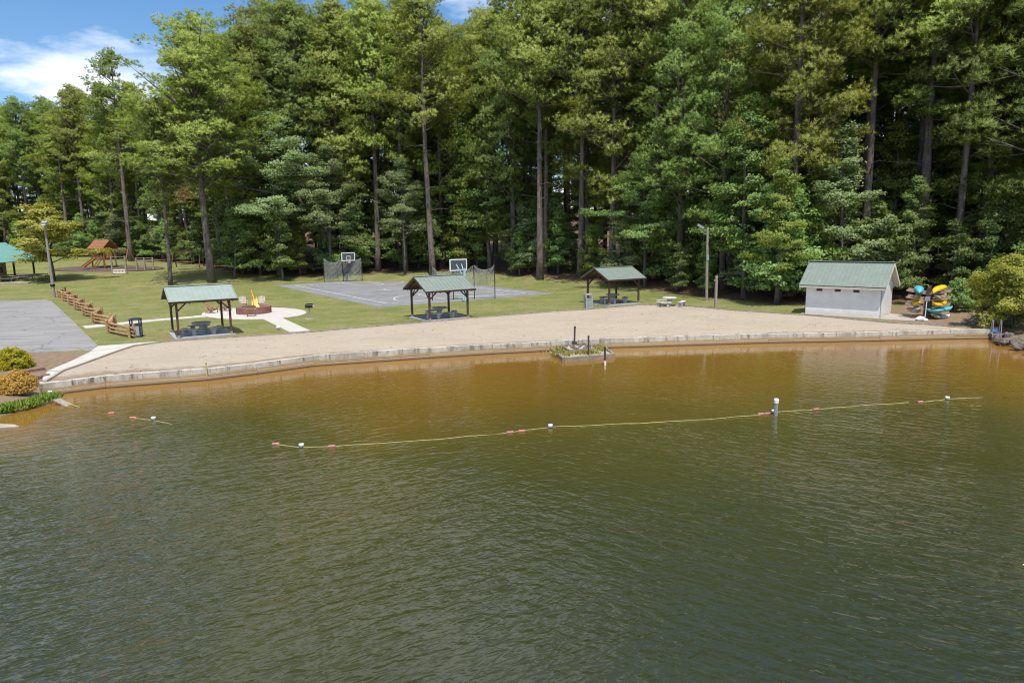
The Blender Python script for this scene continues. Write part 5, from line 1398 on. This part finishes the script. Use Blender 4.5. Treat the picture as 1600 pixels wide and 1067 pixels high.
rope_run([(860, 668), (1000, 661), (1130, 654), (1190, 647.5), (1212, 644)], 'middle run of yellow swim rope ending at the white capped pipe')
rope_run([(1212, 643), (1282, 639.5), (1350, 634), (1420, 629)], 'yellow swim rope running right from the white capped pipe')
rope_run([(1436, 628.5), (1480, 623.5), (1535, 621.5)], 'farthest right run of yellow swim rope with one white float')
def red_float(px, py, label, n=2, rz=0.0):
    p = at(px, py, WATER_Z); t = empty('line_float', (p[0], p[1], WATER_Z + .02), rz, label, 'float', 'red floats on the swim lines')
    for k in range(n): 
        o = MB().tube([(-.13, 0, 0), (-.11, 0, .0), (.11, 0, 0), (.13, 0, 0)], [.025, .045, .045, .025], 9).build('float_body', M['red_float'], t); o.location = ((k - (n - 1) / 2) * .29, 0, 0)
def white_float(px, py, label):
    p = at(px, py, WATER_Z); t = empty('buoy', (p[0], p[1], WATER_Z), 0, label, 'buoy', 'white buoys on the swim lines'); t.scale = (.7, .7, .7)
    MB().lathe([(.06, -.1), (.10, -.02), (.10, .10), (.13, .11), (.13, .17), (.06, .19)], n=12).build('body', M['white_plastic'], t)
    MB().lathe([(.105, .0), (.108, .02), (.105, .04)], n=12).build('band', M['navy_metal'], t)
for x, y, l, n in ((431, 694, 'red float at the left tip of the long swim rope', 1), (518, 698, 'red float just right of the leftmost middle buoy', 1), (797, 676, 'small red float left of the centre buoy, farther one', 1), (815, 674, 'small red float close beside the centre buoy', 1),
                  (1194, 647, 'pair of red floats just left of the white capped pipe', 2), (1275, 640, 'red floats on the rope right of the white capped pipe', 1), (1438, 628.5, 'little red float left of the far right buoy', 1), (208, 653, 'small red float at the end of the short rope', 1), (174, 646, 'lone red float on open water near the left bank', 1)):
    red_float(x, y, l, n, .2)
for x, y, l in ((240, 656, 'white buoy on the short rope near the left bank'), (471, 698.5, 'white buoy between two red floats on the long rope'), (860, 668, 'white buoy at the centre of the swim line'), (1480, 624, 'white buoy on the farthest right rope'), (1209, 645, 'white buoy tied against the white capped pipe')):
    white_float(x, y, l)
pp_ = at(1212, 649, WATER_Z)
t = empty('marker_pipe', pp_, 0, 'upright grey pipe with white cap standing in the lake on the swim line', 'post')
MB().tube([(0, 0, -.5), (0, 0, .60)], .075, 12).build('shaft', M['grey_metal'], t); MB().lathe([(.09, .5), (.095, .64), (.07, .68)], n=12).build('cap', M['white_plastic'], t)

# ------------------------------------------------------------------ pavilion at the left edge
pc_ = gnd(-35, 443)
pav = empty('park_pavilion', (pc_[0] - 1.5, pc_[1] + 4, pc_[2]), .10, 'big open pavilion with teal metal roof and dark gable at the left edge', 'pavilion')
PW, PD, PE, PR = 9.0, 9.0, 2.9, 2.5
for sx in (-1, -.33, .33, 1):
    for sy in (-1, 1): MB().box((sx * (PW / 2 - .4), sy * (PD / 2 - .4), PE / 2), (.2, .2, PE)).build('post', M['timber_brown'], pav)
for s in (-1, 1):
    e = Vector((s * (PW / 2 + .4), 0, PE - .1)); rdg = Vector((0, 0, PE + PR)); d = (rdg - e).normalized(); n = Vector((s * d.z, 0, abs(d.x)))
    Mx = Matrix((d, Vector((0, 1, 0)), d.cross(Vector((0, 1, 0))))).transposed()
    mid = (e + rdg) / 2; mb = MB().box(mid, ((rdg - e).length, PD + 1.0, .08), M=Mx)
    for i in range(22): mb.box(mid + n * .055 + Vector((0, -PD / 2 - .48 + (PD + .96) * i / 21, 0)), ((rdg - e).length, .05, .03), M=Mx)
    mb.build('roof_panel', M['roof_teal'], pav)
for sy in (-1, 1):
    g = MB(); y0, y1 = sy * (PD / 2 - .1), sy * (PD / 2 + .0); ya, yb = min(y0, y1), max(y0, y1)
    g.add([(-PW / 2 - .1, ya, PE), (PW / 2 + .1, ya, PE), (0, ya, PE + PR - .12), (-PW / 2 - .1, yb, PE), (PW / 2 + .1, yb, PE), (0, yb, PE + PR - .12)], [(0, 1, 2), (5, 4, 3), (0, 3, 4, 1), (1, 4, 5, 2), (2, 5, 3, 0)]); g.build('gable', M['teal_dark'], pav)
    MB().box((0, sy * (PD / 2 - .4), PE - .12), (PW, .15, .25)).build('beam', M['timber_brown'], pav)
MB().box((1, 0, .02), (PW + 5.5, PD + 1.5, .14)).build('slab', M['concrete_old'], pav)
MB().box((-1.5, 2.2, 1.3), (4, 3, 2.6)).build('store_room', M['cream'], pav)
wn_ = MB().box((.51 + .0, 2.0, 1.5), (.05, 1.4, .9)).build('window', M['glass_dark'], pav); MB().box((.53, 2.0, 1.0), (.10, 1.6, .08)).build('sill', M['white_trim'], wn_)
wn_ = MB().box((-.8, .69, 1.5), (1.1, .05, .8)).build('window', M['glass_dark'], pav); MB().box((-.8, .67, 1.07), (1.3, .10, .07)).build('sill', M['white_trim'], wn_)
def picnic_table(loc, rz, label):
    t = empty('picnic_table', loc, rz, label, 'picnic table', 'long picnic tables at the pavilion')
    for k in range(4): MB().box((0, -.28 + k * .185, .75), (1.85, .16, .05)).build('top_board', M['timber_grey'], t)
    for s in (-1, 1):
        MB().box((0, s * .68, .45), (1.85, .26, .05)).build('bench', M['timber_grey'], t)
        l_ = MB().beam((s * .7, -.7, .02), (s * .7, -.12, .73), .05, .09); l_.beam((s * .7, .7, .02), (s * .7, .12, .73), .05, .09); l_.beam((s * .7, -.75, .41), (s * .7, .75, .41), .05, .09); l_.build('trestle', M['timber_grey'], t)
for px, py, l in ((14, 441, 'picnic table under the pavilion eave nearest the frame edge'), (40, 438.5, 'picnic table half under the pavilion corner'), (66, 437, 'picnic table on the open slab under the yellow tree')):
    p = gnd(px, py); picnic_table((p[0], p[1], p[2] + .08), .1, l)

# ------------------------------------------------------------------ playground
pl_c = gnd(168, 420.5)
rg = []
for k in range(28):
    a = 2 * math.pi * k / 28; p = np.array(pl_c[:2]) + np.array([9.0 * math.cos(a), 4.2 * math.sin(a)]); rg.append((float(p[0]), float(p[1])))
filled('play_mulch', rg, lambda V: hill(V[:, 0], V[:, 1]) + .06, M['rubber_mulch'], .9)
p = gnd(163, 420)
play = empty('climbing_tower', (p[0], p[1] + 1, p[2]), -.3, 'reddish timber play tower with pitched roof and slide on dark mulch', 'play tower')
Hs = 1.12
for sx in (-1, 1):
    for sy in (-1, 1): MB().box((sx * 1.25 - .6, sy * 1.1, 1.55 * Hs), (.14, .14, 3.1 * Hs)).build('post', M['timber_red'], play)
MB().box((-.6, 0, 1.45), (2.5, 2.2, .1)).build('deck', M['timber_red'], play)
for s in (-1, 1):
    e = Vector((-.6, s * 1.6, 3.2)); rdg = Vector((-.6, 0, 4.55)); d = (rdg - e).normalized(); n = Vector((0, s * d.z, abs(d.y))); Mx = Matrix((Vector((1, 0, 0)), d, Vector((1, 0, 0)).cross(d))).transposed()
    for i in range(6): MB().box(e + d * ((rdg - e).length * (i + .5) / 6), (3.2, (rdg - e).length / 6 - .02, .04), M=Mx).build('roof_plank', M['timber_red'], play)
for y in (-1.15, 1.15):
    for i in range(9): MB().box((-1.75 + i * .29, y, 1.95), (.12, .04, .85)).build('railing_slat', M['timber_red'], play)
MB().box((.5, -.2, 2.3), (.9, .9, 1.2)).build('cubby', M['siding_orange'], play)
sl = MB().beam((-1.4, -1.1, 1.5), (-1.2, -3.6, .25), .6, .06); sl.beam((-1.72, -1.1, 1.62), (-1.52, -3.6, .37), .05, .22); sl.beam((-1.08, -1.1, 1.62), (-.88, -3.6, .37), .05, .22); sl.build('slide', M['timber_red'], play)
lad = MB()
for s in (-1, 1): lad.beam((s * .3 - .2, -1.1, 1.5), (s * .3 - .1, -2.6, .05), .06, .12)
for k in range(5): lad.beam((-.5, -1.3 - k * .28, 1.3 - k * .27), (.2, -1.3 - k * .28, 1.3 - k * .27), .1, .05)
lad.build('step_ladder', M['timber_red'], play)
sw = MB().beam((.7, 0, 3.0), (4.6, 0, 3.0), .14, .18)
for s in (-1, 1): sw.beam((4.5, 0, 3.0), (5.0, s * 1.5, 0), .12, .12)
sw.build('swing_beam', M['timber_red'], play)
for x in (1.8, 2.7, 3.6):
    q = MB()
    for s in (-.2, .2): q.tube([(x + s, 0, 2.95), (x + s, .1, .55)], .012, 4)
    ch = q.build('chain', M['grey_metal'], play); MB().box((x, .1, .55), (.5, .2, .05)).build('swing_seat', M['blue_plastic'], ch)
def ladder_frame(px, py, w, h, label, rungs, panel=False, rz=.0):
    p = gnd(px, py); t = empty('play_ladder', p, rz, label, 'climbing frame', 'timber climbing frames on the lawn')
    for s in (-1, 1): MB().box((s * w / 2, 0, h / 2), (.2, .2, h)).build('post', M['timber_grey'], t)
    for k in range(rungs): MB().beam((-w / 2, 0, h - .1 - k * (h - .6) / max(1, rungs - 1)), (w / 2, 0, h - .1 - k * (h - .6) / max(1, rungs - 1)), .08, .08).build('rung', M['timber_grey'], t)
    if panel:
        pn = MB().box((0, 0, .42), (w - .2, .06, .62)).build('panel', M['white_trim'], t)
        for x in (-.5, 0, .5): MB().lathe([(.11, -.035), (.11, .035)], n=10).build('hole', M['black_metal'], pn).matrix_local = Matrix.Translation((x, 0, .45)) @ Matrix.Rotation(PI / 2, 4, 'X')
ladder_frame(187, 428.5, 2.1, 2.7, 'square timber frame with pale pierced panel nearest on the lawn', 2, True)
ladder_frame(220.5, 422.5, 1.25, 2.0, 'left of two joined weathered ladder frames near the play tower', 5)
ladder_frame(233.5, 422, 1.25, 2.0, 'right of two joined weathered ladder frames near the play tower', 5, False, .15)
p = gnd(285, 420); t = empty('swing_frame', (p[0], p[1] + 2, p[2] + .1), .1, 'dark timber swing frame in the shade among the trees behind the pines', 'swing')
for x in (-2.2, 2.2):
    for s in (-1, 1): MB().beam((x, s * 1.2, 0), (x * .93, 0, 2.6), .14, .14).build('leg', M['timber_brown'], t)
MB().beam((-2.2, 0, 2.6), (2.2, 0, 2.6), .14, .18).build('top_beam', M['timber_brown'], t)
for x in (-.9, .8):
    q = MB()
    for s in (-.2, .2): q.tube([(x + s, 0, 2.55), (x + s, 0, .5)], .012, 4)
    ch = q.build('chain', M['grey_metal'], t); MB().box((x, 0, .5), (.5, .2, .05)).build('swing_seat', M['black_metal'], ch)

# ------------------------------------------------------------------ houses glimpsed through the wood on the right
def house(px, py, Y, w, d, h, rz, label, m, roofm):
    p = at_depth(px, py, Y); z = float(hill(p[0], p[1])); t = empty('house', (p[0], p[1], z), rz, label, 'house')
    MB().box((0, 0, h / 2), (w, d, h)).build('wall', M[m], t)
    g = MB(); g.add([(-w / 2 - .4, -d / 2 - .4, h), (w / 2 + .4, -d / 2 - .4, h), (w / 2 + .4, d / 2 + .4, h), (-w / 2 - .4, d / 2 + .4, h), (-w / 2 - .4, 0, h + d * .33), (w / 2 + .4, 0, h + d * .33)], [(0, 3, 2, 1), (0, 1, 5, 4), (2, 3, 4, 5), (3, 0, 4), (1, 2, 5)]); g.build('roof', M[roofm], t)
    for x in (-.3, 0, .3):
        for z_ in ([1.6] if h < 4 else [1.6, 4.3]):
            f = MB().box((x * w, -d / 2 - .03, z_), (1.15, .08, 1.5)).build('window', M['white_trim'], t); MB().box((x * w, -d / 2 - .08, z_), (.95, .04, 1.3)).build('pane', M['glass_dark'], f)
    return t
house(1585, 405, 86, 10, 8, 5.6, -.3, 'orange cedar house glimpsed through leaves at the right edge', 'siding_orange', 'timber_brown')
up_ = at_depth(1512.5, 420, 74); uz = float(hill(up_[0], up_[1]))
t = empty('closed_parasol', (up_[0], up_[1], uz), 0, 'folded blue and white parasol glimpsed among dark trunks at the right', 'parasol')
MB().tube([(0, 0, 0), (0, 0, 3.5)], .03, 6).build('pole', M['white_plastic'], t)
for k in range(8):
    a = k * PI / 4; MB().tube([(.05 * math.cos(a), .05 * math.sin(a), 3.4), (.12 * math.cos(a), .12 * math.sin(a), 2.4), (.20 * math.cos(a), .20 * math.sin(a), 1.5)], [.03, .09, .11], 6).build('canopy_fold', M['blue_fabric' if k % 2 else 'white_fabric'], t)
